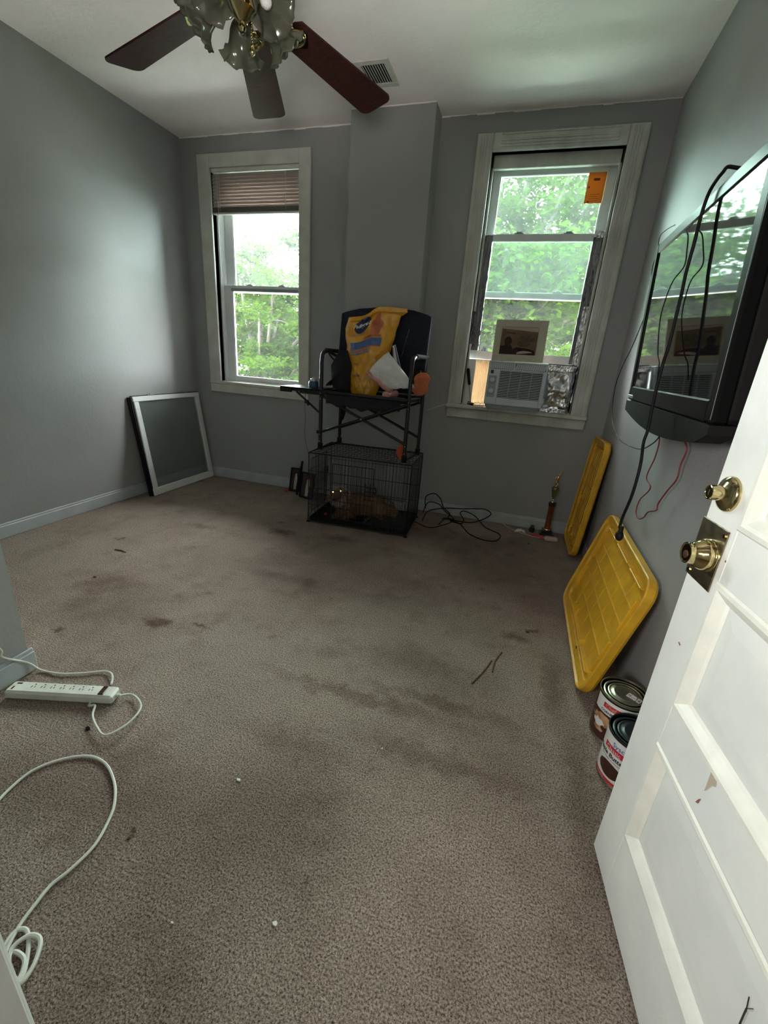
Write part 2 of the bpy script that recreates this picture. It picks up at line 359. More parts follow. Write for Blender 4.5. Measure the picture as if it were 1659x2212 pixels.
def carpet_mat():
    m = mat('brown_carpet', (.275, .225, .192), .97, var=.1, vscale=2.2); nt = m.node_tree; b = nt.nodes['Principled BSDF']
    b.inputs['Specular IOR Level'].default_value = .1
    t = nd(nt, 'ShaderNodeTexCoord'); P = t.outputs['Object']
    src = b.inputs['Base Color'].links[0].from_socket
    def mul(src, fac_sock, col, f0=None):
        mx = nd(nt, 'ShaderNodeMix', data_type='RGBA', blend_type='MULTIPLY')
        if fac_sock is not None: nt.links.new(fac_sock, mx.inputs[0])
        else: mx.inputs[0].default_value = f0
        nt.links.new(src, mx.inputs[6])
        if isinstance(col, tuple): mx.inputs[7].default_value = (*col, 1)
        else: nt.links.new(col, mx.inputs[7])
        return mx.outputs[2]
    # pile speckle
    n = nd(nt, 'ShaderNodeTexNoise', Scale=210.0, Detail=3.0, Roughness=.8); nt.links.new(P, n.inputs['Vector'])
    rp = nd(nt, 'ShaderNodeValToRGB'); rp.color_ramp.elements[0].position = .36; rp.color_ramp.elements[0].color = (.12, .11, .10, 1); rp.color_ramp.elements[1].position = .62; rp.color_ramp.elements[1].color = (1.9, 1.85, 1.78, 1)
    nt.links.new(n.outputs[0], rp.inputs[0]); src = mul(src, None, rp.outputs[0], .9)
    # soft soiling
    for sc, lo, hi, c in ((1.3, .45, .70, (.62, .58, .56)), (4.5, .52, .75, (.66, .62, .60)), (14, .60, .78, (.60, .52, .48))):
        n = nd(nt, 'ShaderNodeTexNoise', Scale=sc, Detail=6.0, Roughness=.65); nt.links.new(P, n.inputs['Vector'])
        mr = nd(nt, 'ShaderNodeMapRange'); mr.inputs[1].default_value = lo; mr.inputs[2].default_value = hi; nt.links.new(n.outputs[0], mr.inputs[0])
        src = mul(src, mr.outputs[0], c)
    # stains fixed to the carpet (x, y, radius x, radius y, strength)
    nz = nd(nt, 'ShaderNodeTexNoise', Scale=22.0, Detail=4.0); nt.links.new(P, nz.inputs['Vector'])
    sub = nd(nt, 'ShaderNodeVectorMath', operation='SUBTRACT'); nt.links.new(nz.outputs['Color'], sub.inputs[0]); sub.inputs[1].default_value = (.5, .5, .5)
    scl = nd(nt, 'ShaderNodeVectorMath', operation='SCALE'); nt.links.new(sub.outputs[0], scl.inputs[0]); scl.inputs['Scale'].default_value = .13
    ad = nd(nt, 'ShaderNodeVectorMath', operation='ADD'); nt.links.new(P, ad.inputs[0]); nt.links.new(scl.outputs[0], ad.inputs[1])
    for x, y, rx, ry, st in STAINS:
        mp_ = nd(nt, 'ShaderNodeMapping', Location=(-x / rx, -y / ry, 0), Scale=(1 / rx, 1 / ry, 0)); nt.links.new(ad.outputs[0], mp_.inputs[0])
        ln = nd(nt, 'ShaderNodeVectorMath', operation='LENGTH'); nt.links.new(mp_.outputs[0], ln.inputs[0])
        mr = nd(nt, 'ShaderNodeMapRange'); mr.inputs[1].default_value = .35; mr.inputs[2].default_value = 1.3; mr.inputs[3].default_value = st; mr.inputs[4].default_value = 0
        nt.links.new(ln.outputs['Value'], mr.inputs[0]); src = mul(src, mr.outputs[0], (.42, .34, .31))
    nt.links.new(src, b.inputs['Base Color'])
    n = nd(nt, 'ShaderNodeTexNoise', Scale=230.0, Detail=3.0, Roughness=.7); nt.links.new(P, n.inputs['Vector'])
    n3 = nd(nt, 'ShaderNodeTexNoise', Scale=75.0, Detail=3.0); nt.links.new(P, n3.inputs['Vector'])
    ad2 = nd(nt, 'ShaderNodeMath', operation='ADD'); nt.links.new(n.outputs[0], ad2.inputs[0]); nt.links.new(n3.outputs[0], ad2.inputs[1])
    bp = nd(nt, 'ShaderNodeBump', Strength=.6, Distance=.010); nt.links.new(ad2.outputs[0], bp.inputs['Height']); nt.links.new(bp.outputs[0], b.inputs['Normal'])
    return m
STAINS = [(-1.41, 1.30, .085, .045, 1.0), (-1.22, 1.36, .05, .02, .8), (-1.45, 2.46, .10, .06, .8), (-1.05, 2.55, .14, .05, .6), (-2.0, 2.3, .10, .04, .5),
          (-.40, 1.22, .40, .035, .55), (-.12, 1.30, .30, .03, .5), (-.05, 1.05, .32, .04, .45), (-.30, 1.5, .18, .10, .35), (.15, 1.85, .06, .04, .7), (.30, 1.55, .05, .22, .6),
          (.36, 1.1, .05, .3, .5), (-1.74, 1.1, .03, .02, .9), (-.77, .54, .016, .014, 1.0), (-.55, .95, .20, .05, .4), (-1.9, 1.5, .25, .10, .35), (-1.1, 1.9, .3, .05, .35),
          (-.5, .7, .3, .2, .35), (-1.0, .6, .25, .15, .35), (.22, 1.93, .03, .02, .9), (-2.3, 1.9, .03, .02, .8), (-.6, 2.9, .5, .25, .55), (0.1, 2.6, .35, .5, .35), (-1.55, 2.62, .03, .02, .9)]
M['carpet'] = carpet_mat()

# ------------------------------------------------------------------ the setting
XL, XR, YB, H = -2.89, .577, 3.4225, 2.70
OZ0, OZ1 = .905, 2.49
W1X = (-2.615, -1.839); W2X = (-.455, .335)
def wallbox(name, boxes, m=None):
    b = MB()
    for q in boxes: b.box(*q)
    return b.build(name, m or M['wall'], origin=(0, 0, 0), kind='structure')
fl = MB(); fl.box(XL - .15, XR + .15, -.05, YB + .2, -.12, 0.0); fl.build('floor', M['carpet'], origin=(0, 0, 0), kind='structure')
wallbox('ceiling', [(XL - .15, XR + .15, .0, YB + .2, H, H + .12)], M['ceiling'])
wallbox('wall_back', [(XL - .15, W1X[0], YB, YB + .2, 0, H), (W1X[1], W2X[0], YB, YB + .2, 0, H), (W2X[1], XR + .15, YB, YB + .2, 0, H),
                      (W1X[0], W1X[1], YB, YB + .2, 0, OZ0 - .03), (W1X[0], W1X[1], YB, YB + .2, OZ1, H), (W2X[0], W2X[1], YB, YB + .2, 0, OZ0 - .03), (W2X[0], W2X[1], YB, YB + .2, OZ1, H)])
wallbox('wall_left', [(XL - .15, XL, .8, YB + .2, 0, H)])
wallbox('wall_right', [(XR, XR + .15, .0, YB + .2, 0, H)])
wallbox('wall_chimney', [(-1.372, -.808, 3.245, YB, 0, H)])
wallbox('wall_closet', [(XL - .15, -1.60, .76, .885, 0, H), (-1.72, -1.60, .17, .76, 0, H)])
wallbox('wall_front', [(-1.72, -.535, .04, .17, 0, H), (.50, XR + .15, .04, .17, 0, H), (-.535, .50, .04, .17, 2.13, H)])
M['hallwall'] = mat('hall_paint', (.62, .60, .56), .8, var=.04)
wallbox('wall_hall', [(-1.72, -1.6, -1.9, .04, 0, H), (1.6, 1.72, -1.9, .04, 0, H), (-1.72, 1.72, -2.02, -1.9, 0, H), (XR + .15, 1.6, .04, .17, 0, H)], M['hallwall'])
wallbox('path', [(-16, 16, 3.8, 9.5, -3.2, -3.16)], mat('concrete_bounce_slab', (.40, .385, .37), .9))  # unseen pale slab, added to bounce light up onto the ceiling
wallbox('floor_hall', [(-1.72, 1.72, -2.02, -.05, -.12, 0.0)], mat('hall_floor', (.20, .13, .08), .5, var=.2, vscale=5))
wallbox('ceiling_hall', [(-1.72, 1.72, -2.02, .0, H, H + .12)], M['ceiling'])
# baseboards
def baseb(name, boxes):
    b = MB()
    for x0, x1, y0, y1, ax in boxes:
        b.box(x0, x1, y0, y1, 0, .078, .003)
        if ax == 'y': b.box(x0, x1, y0 + .006, y1, .076, .092, .003)
        elif ax == '+x': b.box(x0, x1 - .006, y0, y1, .076, .092, .003)
        else: b.box(x0 + .006, x1, y0, y1, .076, .092, .003)
    b.build(name, M['base'], origin=(0, 0, 0), kind='structure')
baseb('baseboard_back', [(XL, -1.374, YB - .014, YB, 'y'), (-.806, XR, YB - .014, YB, 'y')])
baseb('baseboard_chimney', [(-1.386, -.794, 3.231, 3.245, 'y'), (-.808, -.794, 3.245, YB - .014, '+x'), (-1.386, -1.372, 3.245, YB - .014, '-x')])
baseb('baseboard_left', [(XL, XL + .014, .885, YB - .014, '+x')])
baseb('baseboard_right', [(XR - .008, XR, 2.6, YB - .014, '-x')])
baseb('baseboard_closet', [(-1.60, -1.586, .17, .899, '+x')])
# bead of old paint where the back wall meets the ceiling
b = MB(); random.seed(4)
for x0, x1, y in ((XL, -1.372, YB), (-1.372, -.808, 3.245), (-.808, XR, YB)):
    x = x0
    while x < x1 - .01:
        w = min(random.uniform(.05, .14), x1 - x); b.box(x, x + w, y - random.uniform(.004, .008), y, H - random.uniform(.004, .010), H, .001); x += w
b.build('trim_2', M['ceiling'], origin=(0, 0, 0), kind='structure')
# door jamb at the left of the doorway, very near the camera
b = MB(); b.box(-.535, -.517, .03, .18, 0, 2.13, .003); b.box(-.61, -.53, .17, .188, 0, 2.19, .004); b.box(-.61, -.53, .022, .04, 0, 2.19, .004)
b.box(-.517, -.507, .08, .115, 0, 2.12, .002)
b.build('trim_1', M['door'], origin=(0, 0, 0), kind='structure')

# ------------------------------------------------------------------ windows
def window(idx, x0, x1, worn, upper, lower, glassx, upper_glass, lower_glass, cas):
    t = thing('window_%d' % idx, ((x0 + x1) / 2, YB, OZ0), kind='structure')
    m = M['oldtrim'] if worn else M['trim']
    cx0, cx1, cz0, cz1 = cas; yf = YB - .022
    def board(x0, x1, z0, z1, vert):
        b = MB(); b.box(x0, x1, yf, YB, z0, z1, .004)
        if worn:   # reeded face
            for k in (.2, .36, .52, .84):
                if vert: xx = x0 + (x1 - x0) * k; b.box(xx, xx + .010, yf - .005, yf + .002, z0 + .01, z1 - .01, .002)
                else: zz = z0 + (z1 - z0) * k; b.box(x0 + .05, x1 - .05, yf - .005, yf + .002, zz, zz + .010, .002)
        b.build('casing_board', m, t)
    board(cx0, x0, OZ0 - .005, cz1, True); board(x1, cx1, OZ0 - .005, cz1, True); board(x0, x1, OZ1, cz1, False)
    b = MB(); b.box(cx0 - .004, cx1 + .004, YB - (.045 if worn else .026), YB + .06, OZ0 - .028, OZ0 - .002, .005); b.build('sill', m, t)
    b = MB(); b.box(cx0, cx1, yf, YB, cz0, OZ0 - .028, .004)
    if worn: b.box(cx0 + .004, cx1 - .004, yf - .006, yf, cz0 + .055, OZ0 - .032, .003)
    b.build('apron', m, t)
    b = MB(); y1 = YB + .2
    b.box(x0 - .015, x0, YB, y1, OZ0, OZ1); b.box(x1, x1 + .015, YB, y1, OZ0, OZ1); b.box(x0, x1, YB, y1, OZ1, OZ1 + .015); b.box(x0 - .015, x1 + .015, YB + .02, y1 + .06, OZ0 - .03, OZ0 + .004)
    b.build('jamb', m, t)
    b = MB()    # stops and vinyl tracks
    b.box(x0, x0 + .0105, YB + .062, YB + .199, OZ0 + .004, OZ1, 0); b.box(x1 - .0105, x1, YB + .062, YB + .199, OZ0 + .004, OZ1, 0)
    for xa, s in ((x0, 1), (x1, -1)):
        b.box(xa, xa + s * .016, YB + .035, YB + .062, OZ0, OZ1, .003)
        b.box(xa, xa + s * .014, YB + .105, YB + .113, OZ0, OZ1, .001); b.box(xa, xa + s * .012, YB + .150, YB + .165, OZ0, OZ1, .001)
    b.box(x0, x1, YB + .035, YB + .07, OZ1 - (.075 if worn else .03), OZ1, .003)
    b.build('stop', M['vinyl'] if not worn else m, t)
    gl, gr = glassx
    def sash(y, z0, z1, rb, rtp, gm, xl, xr, gy):
        f = MB(); ya, yb = y - .014, y + .014
        f.box(xl, gl, ya, yb, z0, z1, .003); f.box(gr, xr, ya, yb, z0, z1, .003)
        f.box(gl, gr, ya, yb, z0, z0 + rb, .003); f.box(gl, gr, ya, yb, z1 - rtp, z1, .003)
        f.box(gl - .002, gl + .005, ya + .004, yb - .004, z0 + rb, z1 - rtp); f.box(gr - .005, gr + .002, ya + .004, yb - .004, z0 + rb, z1 - rtp)
        s = f.build('sash', M['vinyl'], t)
        g = MB(); g.box(gl, gr, y - .002, y + .002, z0 + rb, z1 - rtp); g.build('pane', gm, s)
        return s
    z0, z1, rb, rp = upper; sash(YB + .132, z0, z1, rb, rp, upper_glass, x0 + .012, x1 - .012, 0)
    z0, z1, rb, rp = lower; s = sash(YB + .090, z0, z1, rb, rp, lower_glass, x0 + .014, x1 - .014, 0)
    for fx in (.27, .75):
        xx = gl + (gr - gl) * fx
        k = MB(); k.box(xx - .032, xx + .032, YB + .078, YB + .10, z1, z1 + .006, .002); k.box(xx - .018, xx + .022, YB + .074, YB + .09, z1 + .005, z1 + .013, .003)
        k.build('sash_lock', M['silver'] if not worn else M['acgrey'], s)
        if worn:
            k = MB(); zu = upper[0] + upper[2]
            k.box(xx - .03, xx + .03, YB + .116, YB + .128, zu, zu + .006, .001); k.tube([(xx + .022 * math.cos(a), YB + .122, zu + .006 + .012 * math.sin(a)) for a in np.linspace(0, math.pi, 8)], .003, 6)
            k.build('tilt_latch', M['silver'], t)
    return t
w1 = window(1, W1X[0], W1X[1], False, (1.640, OZ1, .045, .04), (OZ0 + .004, 1.690, .045, .040), (-2.524, -1.888), M['glassleft'], M['glass'], (-2.727, -1.744, .806, 2.580))
w2 = window(2, W2X[0], W2X[1], True, (1.660, 2.485, .045, .085), (1.238, 2.055, .060, .045), (-.395, .266), M['glasshaze'], M['glass'], (-.557, .444, .806, 2.589))
b = MB(); b.box(-.41, .28, YB + .1150, YB + .1175, 1.664, 1.702, .001); b.build('weather_or_shade_strip', M['acgrey'], w2)  # dark face paints the backlit rail's shade onto its inner side
# dark lower meeting gasket on the left window
b = MB(); b.box(-2.53, -1.885, YB + .068, YB + .076, 1.645, 1.668, .002); b.build('weather_or_shade_strip', M['acgrey'], w1)
# foil tape wrapped over the stiles of the right window
def rough_sheet(name, x0, x1, z0, z1, y, m, parent, amp=.004, nx=10, nz=60, seed=0, edge=.006, th=None):
    b = MB()
    def fn(u, v):
        x = x0 + (x1 - x0) * u; z = z0 + (z1 - z0) * v
        n = mnoise.noise(Vector((x * 38 + seed, z * 30, seed * 1.7))); n2 = mnoise.noise(Vector((x * 90, z * 75 + seed, 3.1)))
        if u in (0.0, 1.0): x += edge * mnoise.noise(Vector((z * 25, seed, u)))
        if v in (0.0, 1.0): z += edge * mnoise.noise(Vector((x * 25, seed, v)))
        return (x, y - abs(n) * amp * 1.6 - n2 * amp * .7, z)
    b.grid(fn, nx, nz)
    o = b.build(name, m, parent)
    mod = o.modifiers.new('th', 'SOLIDIFY'); mod.thickness = .0012; mod.offset = 1
    return o
rough_sheet('foil_tape', -.452, -.388, 1.30, 2.045, YB + .072, M['foildark'], w2, seed=1)
rough_sheet('foil_tape', .262, .333, 1.245, 2.065, YB + .072, M['foildark'], w2, seed=5)
rough_sheet('foil_tape', -.460, -.415, 1.34, 1.56, YB + .033, M['foildark'], w2, seed=9, nz=24)
rough_sheet('foil_tape', .262, .330, 2.03, 2.07, YB + .069, M['foil'], w2, seed=12, nz=6)
rough_sheet('foil_tape', .285, .336, 1.24, 1.62, YB + .064, M['foil'], w2, seed=15, nz=30)

# notice taped to the upper pane
st = MB(); st.box(.160, .266, YB + .110, YB + .1115, 2.232, 2.400); o = st.build('paper_notice', M['stickert'], origin=(.21, YB + .11, 2.232), label='small orange paper notice stuck in the top right corner of the right window pane', cat='notice')
pr = MB(); pr.box(.195, .232, YB + .1088, YB + .1096, 2.355, 2.368); pr.box(.168, .178, YB + .1088, YB + .1096, 2.315, 2.325); pr.box(.176, .19, YB + .1088, YB + .1096, 2.236, 2.245)
pr.box(.172, .176, YB + .1083, YB + .1087, 2.318, 2.322)
for k in range(4): pr.box(.185, .245 - .008 * (k % 2), YB + .1088, YB + .1096, 2.28 - k * .012, 2.282 - k * .012)
pr.build('printed_marks', mat('notice_ink', (.12, .04, .015), .8), o, kind='stuff')

# mini blind on the left window
bl = thing('mini_blind', ((W1X[0] + W1X[1]) / 2, YB + .01, 2.19), 'cream mini blind, half raised at the top of the left window', 'blind')
bx0, bx1 = W1X[0] + .006, W1X[1] - .004
b = MB(); b.box(bx0, bx1, YB - .012, YB + .02, 2.462, 2.488, .003); b.build('headrail', M['trim'], bl)
smesh = None
for k in range(10):
    z = 2.444 - k * .0225
    if smesh is None:
        b = MB()
        b.grid(lambda u, v: (bx0 + (bx1 - bx0) * u, YB + .004 + (v - .5) * .012, z + (v - .5) * .0262 + .003 * math.sin(math.pi * v)), 4, 4)
        s0 = b.build('slat', M['slat'], bl); smesh = s0; md = s0.modifiers.new('t', 'SOLIDIFY'); md.thickness = .0007
    else:
        c = smesh.copy(); COL.objects.link(c); c.parent = bl; c.location = (0, 0, -k * .0225)
b = MB()
for k in range(9): b.box(bx0, bx1, YB - .008, YB + .017, 2.197 + k * .0038, 2.199 + k * .0038)
b.build('slat_stack', mat('dark_slat_stack', (.16, .14, .12), .6), bl, kind='stuff')  # stacked slats in a darker tone than the hanging ones
b = MB(); b.box(bx0, bx1, YB - .008, YB + .018, 2.183, 2.196, .002); b.build('bottom_rail', M['trim'], bl)
for xx in (bx0 + .07, bx1 - .11): MB().tube([(xx, YB - .009, 2.465), (xx, YB - .010, 2.2)], .0012, 5).build('ladder_cord', M['trim'], bl)
b = MB(); b.tube(smooth([(bx0 + .055, YB - .014, 2.46), (bx0 + .058, YB - .016, 2.1), (bx0 + .066, YB - .014, 1.72), (bx0 + .068, YB - .012, 1.5)]), .0016, 5)
b.build('pull_cord', M['trim'], bl)

# ------------------------------------------------------------------ outside
b = MB(); b.box(-60, 60, 3.9, 110, -3.4, -3.2); b.build('ground', M['grass'], origin=(0, 0, -3.2), kind='structure')
b = MB(); b.box(-60, 60, 15.5, 22, -3.2, -3.17); b.build('street', mat('asphalt', (.16, .16, .17), .9), origin=(0, 0, -3.2), kind='structure')
def leafmesh(pts, nrm, size, rng):
    n = len(pts)
    a = rng.normal(size=(n, 3)); a /= np.linalg.norm(a, axis=1)[:, None]
    c = np.cross(a, nrm); c /= np.linalg.norm(c, axis=1)[:, None] + 1e-9; a = np.cross(nrm, c)
    s = (size * rng.uniform(.6, 1.3, n))[:, None]
    up = nrm * s * .18
    V = np.stack([pts - a * s, pts - c * s * .62 + up, pts + a * s * .3 - c * s * .55 + up, pts + a * s, pts + a * s * .3 + c * s * .55 + up, pts + c * s * .62 + up], 1).reshape(-1, 3)
    i = np.arange(n)[:, None] * 6
    F = np.concatenate([i + np.array([[0, 1, 2, 3]]), i + np.array([[0, 3, 4, 5]])], 0)
    return V, F
def tree(loc, crown, rx, ry, rz, n, size, lm, label, seed, nb=26, trunk=.16, group='trees beyond the windows'):
    rng = np.random.default_rng(seed); random.seed(seed)
    t = thing('tree', loc, label, 'tree', group=group); cx, cy, cz = crown
    b = MB(); P0 = Vector(loc); P1 = Vector((cx, cy, cz - rz * .6))
    b.tube(smooth([P0, P0.lerp(P1, .5) + Vector((.15, .1, 0)), P1, Vector((cx + .1, cy, cz + rz * .3))]), [trunk * (1 - .6 * k / 18) for k in range(19)], 9)
    b.build('trunk', M['bark'], t, sm=True)
    b = MB(); cl = []
    for k in range(nb):
        d = Vector(rng.normal(size=3)); d.normalize(); rr = rng.uniform(.55, .98) ** .6
        e = Vector((cx + d.x * rx * rr, cy + d.y * ry * rr, cz + d.z * rz * rr * .95))
        s = Vector((cx, cy, cz - rz * rng.uniform(.1, .6))); mid = s.lerp(e, .55) + Vector((0, 0, -.12 * rz))
        pth = smooth([s, mid, e], 5); b.tube(pth, [.05 * (1 - .8 * i / len(pth)) * trunk / .16 + .006 for i in range(len(pth))], 5)
        for q in (5, 7, 9):
            a0 = pth[min(q, len(pth) - 1)]; ee = a0 + Vector(rng.normal(size=3)) * .35 * rx * .5
            b.tube([a0, a0.lerp(ee, .5) + Vector((0, 0, .04)), ee], [.014, .009, .004], 4); cl.append((ee, rx * .18))
        cl.append((e, rx * .24)); cl.append((mid, rx * .20))
    b.build('branches', M['bark'], t)
    C = np.array([list(c[0]) for c in cl]); Rr = np.array([c[1] for c in cl])
    w = rng.integers(0, len(cl), n); d = rng.normal(size=(n, 3)); d /= np.linalg.norm(d, axis=1)[:, None]
    pts = C[w] + d * (Rr[w] * rng.uniform(.15, 1.25, n) ** .8)[:, None] * np.array([1, 1, .42])
    pts[:, 2] += .06 * np.sin(pts[:, 0] * 5) 
    nr = rng.normal(size=(n, 3)) * .55 + np.array([0, -.25, 1]); nr /= np.linalg.norm(nr, axis=1)[:, None]
    V, F = leafmesh(pts - np.array(loc), nr, size, rng)
    me = bpy.data.meshes.new('foliage'); me.from_pydata(V.tolist(), [], F.tolist()); me.materials.append(lm)
    o = bpy.data.objects.new('foliage', me); COL.objects.link(o); o.parent = t; o['kind'] = 'stuff'
    return t
GZ = -3.2
tree((-6.9, 9.6, GZ), (-6.3, 9.6, 1.1), 2.1, 1.9, 2.1, 30000, .055, M['leaf'], 'bright green leafy tree filling the lower left window', 11, 34, group=None)
tree((-.8, 9.4, GZ), (-.75, 9.2, 3.2), 2.7, 2.2, 2.6, 44000, .055, M['leaf'], 'bright green leafy tree filling the right window', 12, 52, .2, group=None)
tree((-10.2, 16.5, GZ), (-10.0, 16.5, 2.6), 2.6, 2.4, 3.0, 16000, .09, M['leafl'], 'paler tree behind the bright one, seen in the upper left window', 13, 30, group=None)
tree((1.6, 15.5, GZ), (1.6, 15.5, 2.4), 2.7, 2.4, 3.4, 20000, .09, M['leafd'], 'darker tree at the right behind the right window tree', 14, 34, group=None)
tree((-4.4, 15.5, GZ), (-4.3, 15.5, 2.2), 2.4, 2.4, 3.0, 16000, .09, M['leafd'], 'darker tree standing between the two bright trees farther back', 15, 34, group=None)
def house(x0, x1, y, zt, m, label, roofc, seed):
    t = thing('row_house', ((x0 + x1) / 2, y, GZ), label, 'house')
    b = MB(); b.box(x0, x1, y, y + 7, GZ, zt); b.build('wall', m, t)
    b = MB(); b.prism([(y - .4, zt), (y + 3.5, zt + 2.0), (y + 7.4, zt)], x0 - .2, x1 + .2, 0); b.build('roof', roofc, t)
    n = max(2, int((x1 - x0) / 1.8))
    for r in (GZ + 1.2, GZ + 3.9):
        for k in range(n):
            xx = x0 + (x1 - x0) * (k + .5) / n
            b = MB(); b.box(xx - .55, xx + .55, y - .06, y, r, r + 1.6); b.box(xx - .65, xx + .65, y - .12, y, r - .1, r); f = b.build('window', M['vinyl'], t)
            b = MB(); b.box(xx - .46, xx + .46, y - .08, y - .05, r + .08, r + .76); b.box(xx - .46, xx + .46, y - .08, y - .05, r + .84, r + 1.52); b.build('pane', M['acdark'], f)
    return t
house(-17.5, -12.3, 25, 2.2, M['siding'], 'pale sided house across the street, behind the left tree', M['roof'], 1)
house(-11.6, -7.7, 25, 2.0, M['brick'], 'red brick house next to the pale sided house across the street', M['roof'], 2)
house(-7.0, -2.3, 25, 2.2, M['siding'], 'pale house across the street, between the brick house and another', M['roof'], 3)
house(-1.6, 5.4, 25, 2.0, M['brick'], 'red brick house across the street behind the right window trees', M['roof'], 4)

# ------------------------------------------------------------------ the open door
V = Vector((.118, -.993, 0)).normalized(); N = Vector((-V.y, V.x, 0)) * -1.0
if N.x > 0: N = -N
DM = Matrix(((V.x, N.x, 0, .375), (V.y, N.y, 0, .945), (0, 0, 1, 0), (0, 0, 0, 1)))
door = thing('door_1', (.420, .567, .0), kind='structure')
def db(): q = MB(); q.M = DM; return q
DWd, T = .76, -.036
for a, c in ((0, .104), (DWd - .104, DWd)):
    db().box(a, c, T, 0, .012, 2.10, .002).build('stile', M['door'], door)
rails = [(.012, .206), (.48, .585), (.86, .966), (1.24, 1.345), (1.62, 1.725), (2.0, 2.10)]
for a, c in rails: db().box(.104, DWd - .104, T, 0, a, c, .0008).build('rail', M['door'], door)
for (a, c), (e, f) in zip(rails[:-1], rails[1:]):
    z0, z1 = c, e; x0, x1 = .104, DWd - .104
    q = db(); i = .062
    q.box(x0, x1, T + .012, -.016, z0, z1)
    p = [(x0, z0), (x1, z0), (x1, z1), (x0, z1)]; r = [(x0 + i, z0 + i), (x1 - i, z0 + i), (x1 - i, z1 - i), (x0 + i, z1 - i)]
    vs = [(x, -.0155, z) for x, z in p] + [(x, -.010, z) for x, z in r]
    q.add(vs, [(4, 5, 6, 7)] + [(k, (k + 1) % 4, 4 + (k + 1) % 4, 4 + k) for k in range(4)])
    q.build('panel', M['door'], door)
    q = db(); mw = .032    # mitred moulding: a bead on the edge, a cove down to the panel
    prof = [(-.004, .0005), (0, .004), (.008, .0045), (.014, .001), (.026, -.008), (mw, -.0150)]
    ring = []
    for d, h in prof: ring.append([(x0 + d, h, z0 + d), (x1 - d, h, z0 + d), (x1 - d, h, z1 - d), (x0 + d, h, z1 - d)])
    vs = [v for rg in ring for v in rg]
    q.add(vs, [(4 * k + j, 4 * k + (j + 1) % 4, 4 * k + 4 + (j + 1) % 4, 4 * k + 4 + j) for k in range(len(prof) - 1) for j in range(4)])
    q.build('moulding', M['doormould'], door)
# chips and a crack in the paint
q = db(); q.add([(.255, .0006, .585), (.272, .0006, .583), (.276, .0006, .572), (.268, .0006, .565), (.262, .0006, .548), (.258, .0006, .540), (.257, .0006, .556)], [(0, 1, 2, 3, 4, 5, 6)])
q.build('paint_chip', mat('bare_primer', (.42, .36, .27), .8), door)
q = db(); q.add([(.254, .0006, .515), (.259, .0006, .522), (.257, .0006, .508), (.250, .0006, .503)], [(0, 1, 2, 3)]); q.add([(.055, .0006, .700), (.062, .0006, .698), (.060, .0006, .694), (.052, .0006, .697)], [(0, 1, 2, 3)])
q.add([(.0995, .0006, .905), (.103, .0006, .905), (.103, .0006, .901), (.0995, .0006, .901)], [(0, 1, 2, 3)])
q.build('paint_chip', mat('reddish_chip', (.30, .10, .08), .8), door)
q = db()
q.bar((.455, -.0094, .395), (.461, -.0094, .372), .002, .0006); q.bar((.461, -.0094, .380), (.466, -.0094, .392), .0016, .0006); q.bar((.460, -.0094, .378), (.463, -.0094, .345), .004, .0006); q.bar((.463, -.0094, .348), (.472, -.0094, .338), .002, .0006)
q.build('crack', M['slot'], door)
# hinges
for z in (.25, 1.05, 1.85):
    q = db(); q.tube([(DWd + .006, -.004, z - .045), (DWd + .006, -.004, z + .045)], .006, 10); q.box(DWd - .001, DWd + .002, T, -.004, z - .045, z + .045); q.build('hinge', M['brassplate'], door)
# knob on its plate
def axm(d, z): return DM @ Matrix.Translation((d, 0, z)) @ Matrix.Rotation(R(-90), 4, 'X')
q = db(); q.box(-.003, .088, 0, .0028, .832, .953, .0025); kp = q.build('lock_plate', M['brassplate'], door)
q = db(); q.tube([(.080, .0028, .942), (.080, .005, .942)], .004, 8); q.tube([(.010, .0028, .843), (.010, .005, .843)], .004, 8); q.build('plate_screw', M['brass'], kp)
q = db(); q.box(-.0045, -.0005, -.030, -.004, .84, .945, .001); q.build('latch_face', M['brassplate'], door)
KD, KZ = .054, .893
q = MB(); q.lathe([(.0315, .0028), (.0315, .005), (.0300, .007), (.0290, .0075), (.0305, .009), (.0308, .013), (.0290, .018), (.0250, .025), (.0215, .031), (.0200, .036), (.0200, .039), (.0205, .041), (.0200, .0427), (.0180, .0430), (.0165, .0418), (.0001, .0416)], 36, axm(KD, KZ))
kn = q.build('knob', M['brass'], door, sm=True)
q = MB(); q.lathe([(.0075, .0420), (.0075, .0427), (.0001, .0429)], 16, axm(KD, KZ - .003)); q.build('knob_button', mat('copper_button', (.5, .28, .2), .3, 1.0), kn)
q = MB(); q.lathe([(.0325, .0), (.0325, .004), (.030, .008), (.022, .0125), (.0150, .0150), (.0135, .0155), (.0135, .034), (.0130, .0352), (.0115, .0355), (.0110, .0345), (.0001, .0345)], 36, axm(.048, 1.012))
dbt = q.build('deadbolt', M['brass'], door, sm=True)
q = MB(); q.M = axm(.048, 1.012); q.box(-.001, .001, -.005, .005, .0344, .0350); q.build('keyhole', M['slot'], dbt)

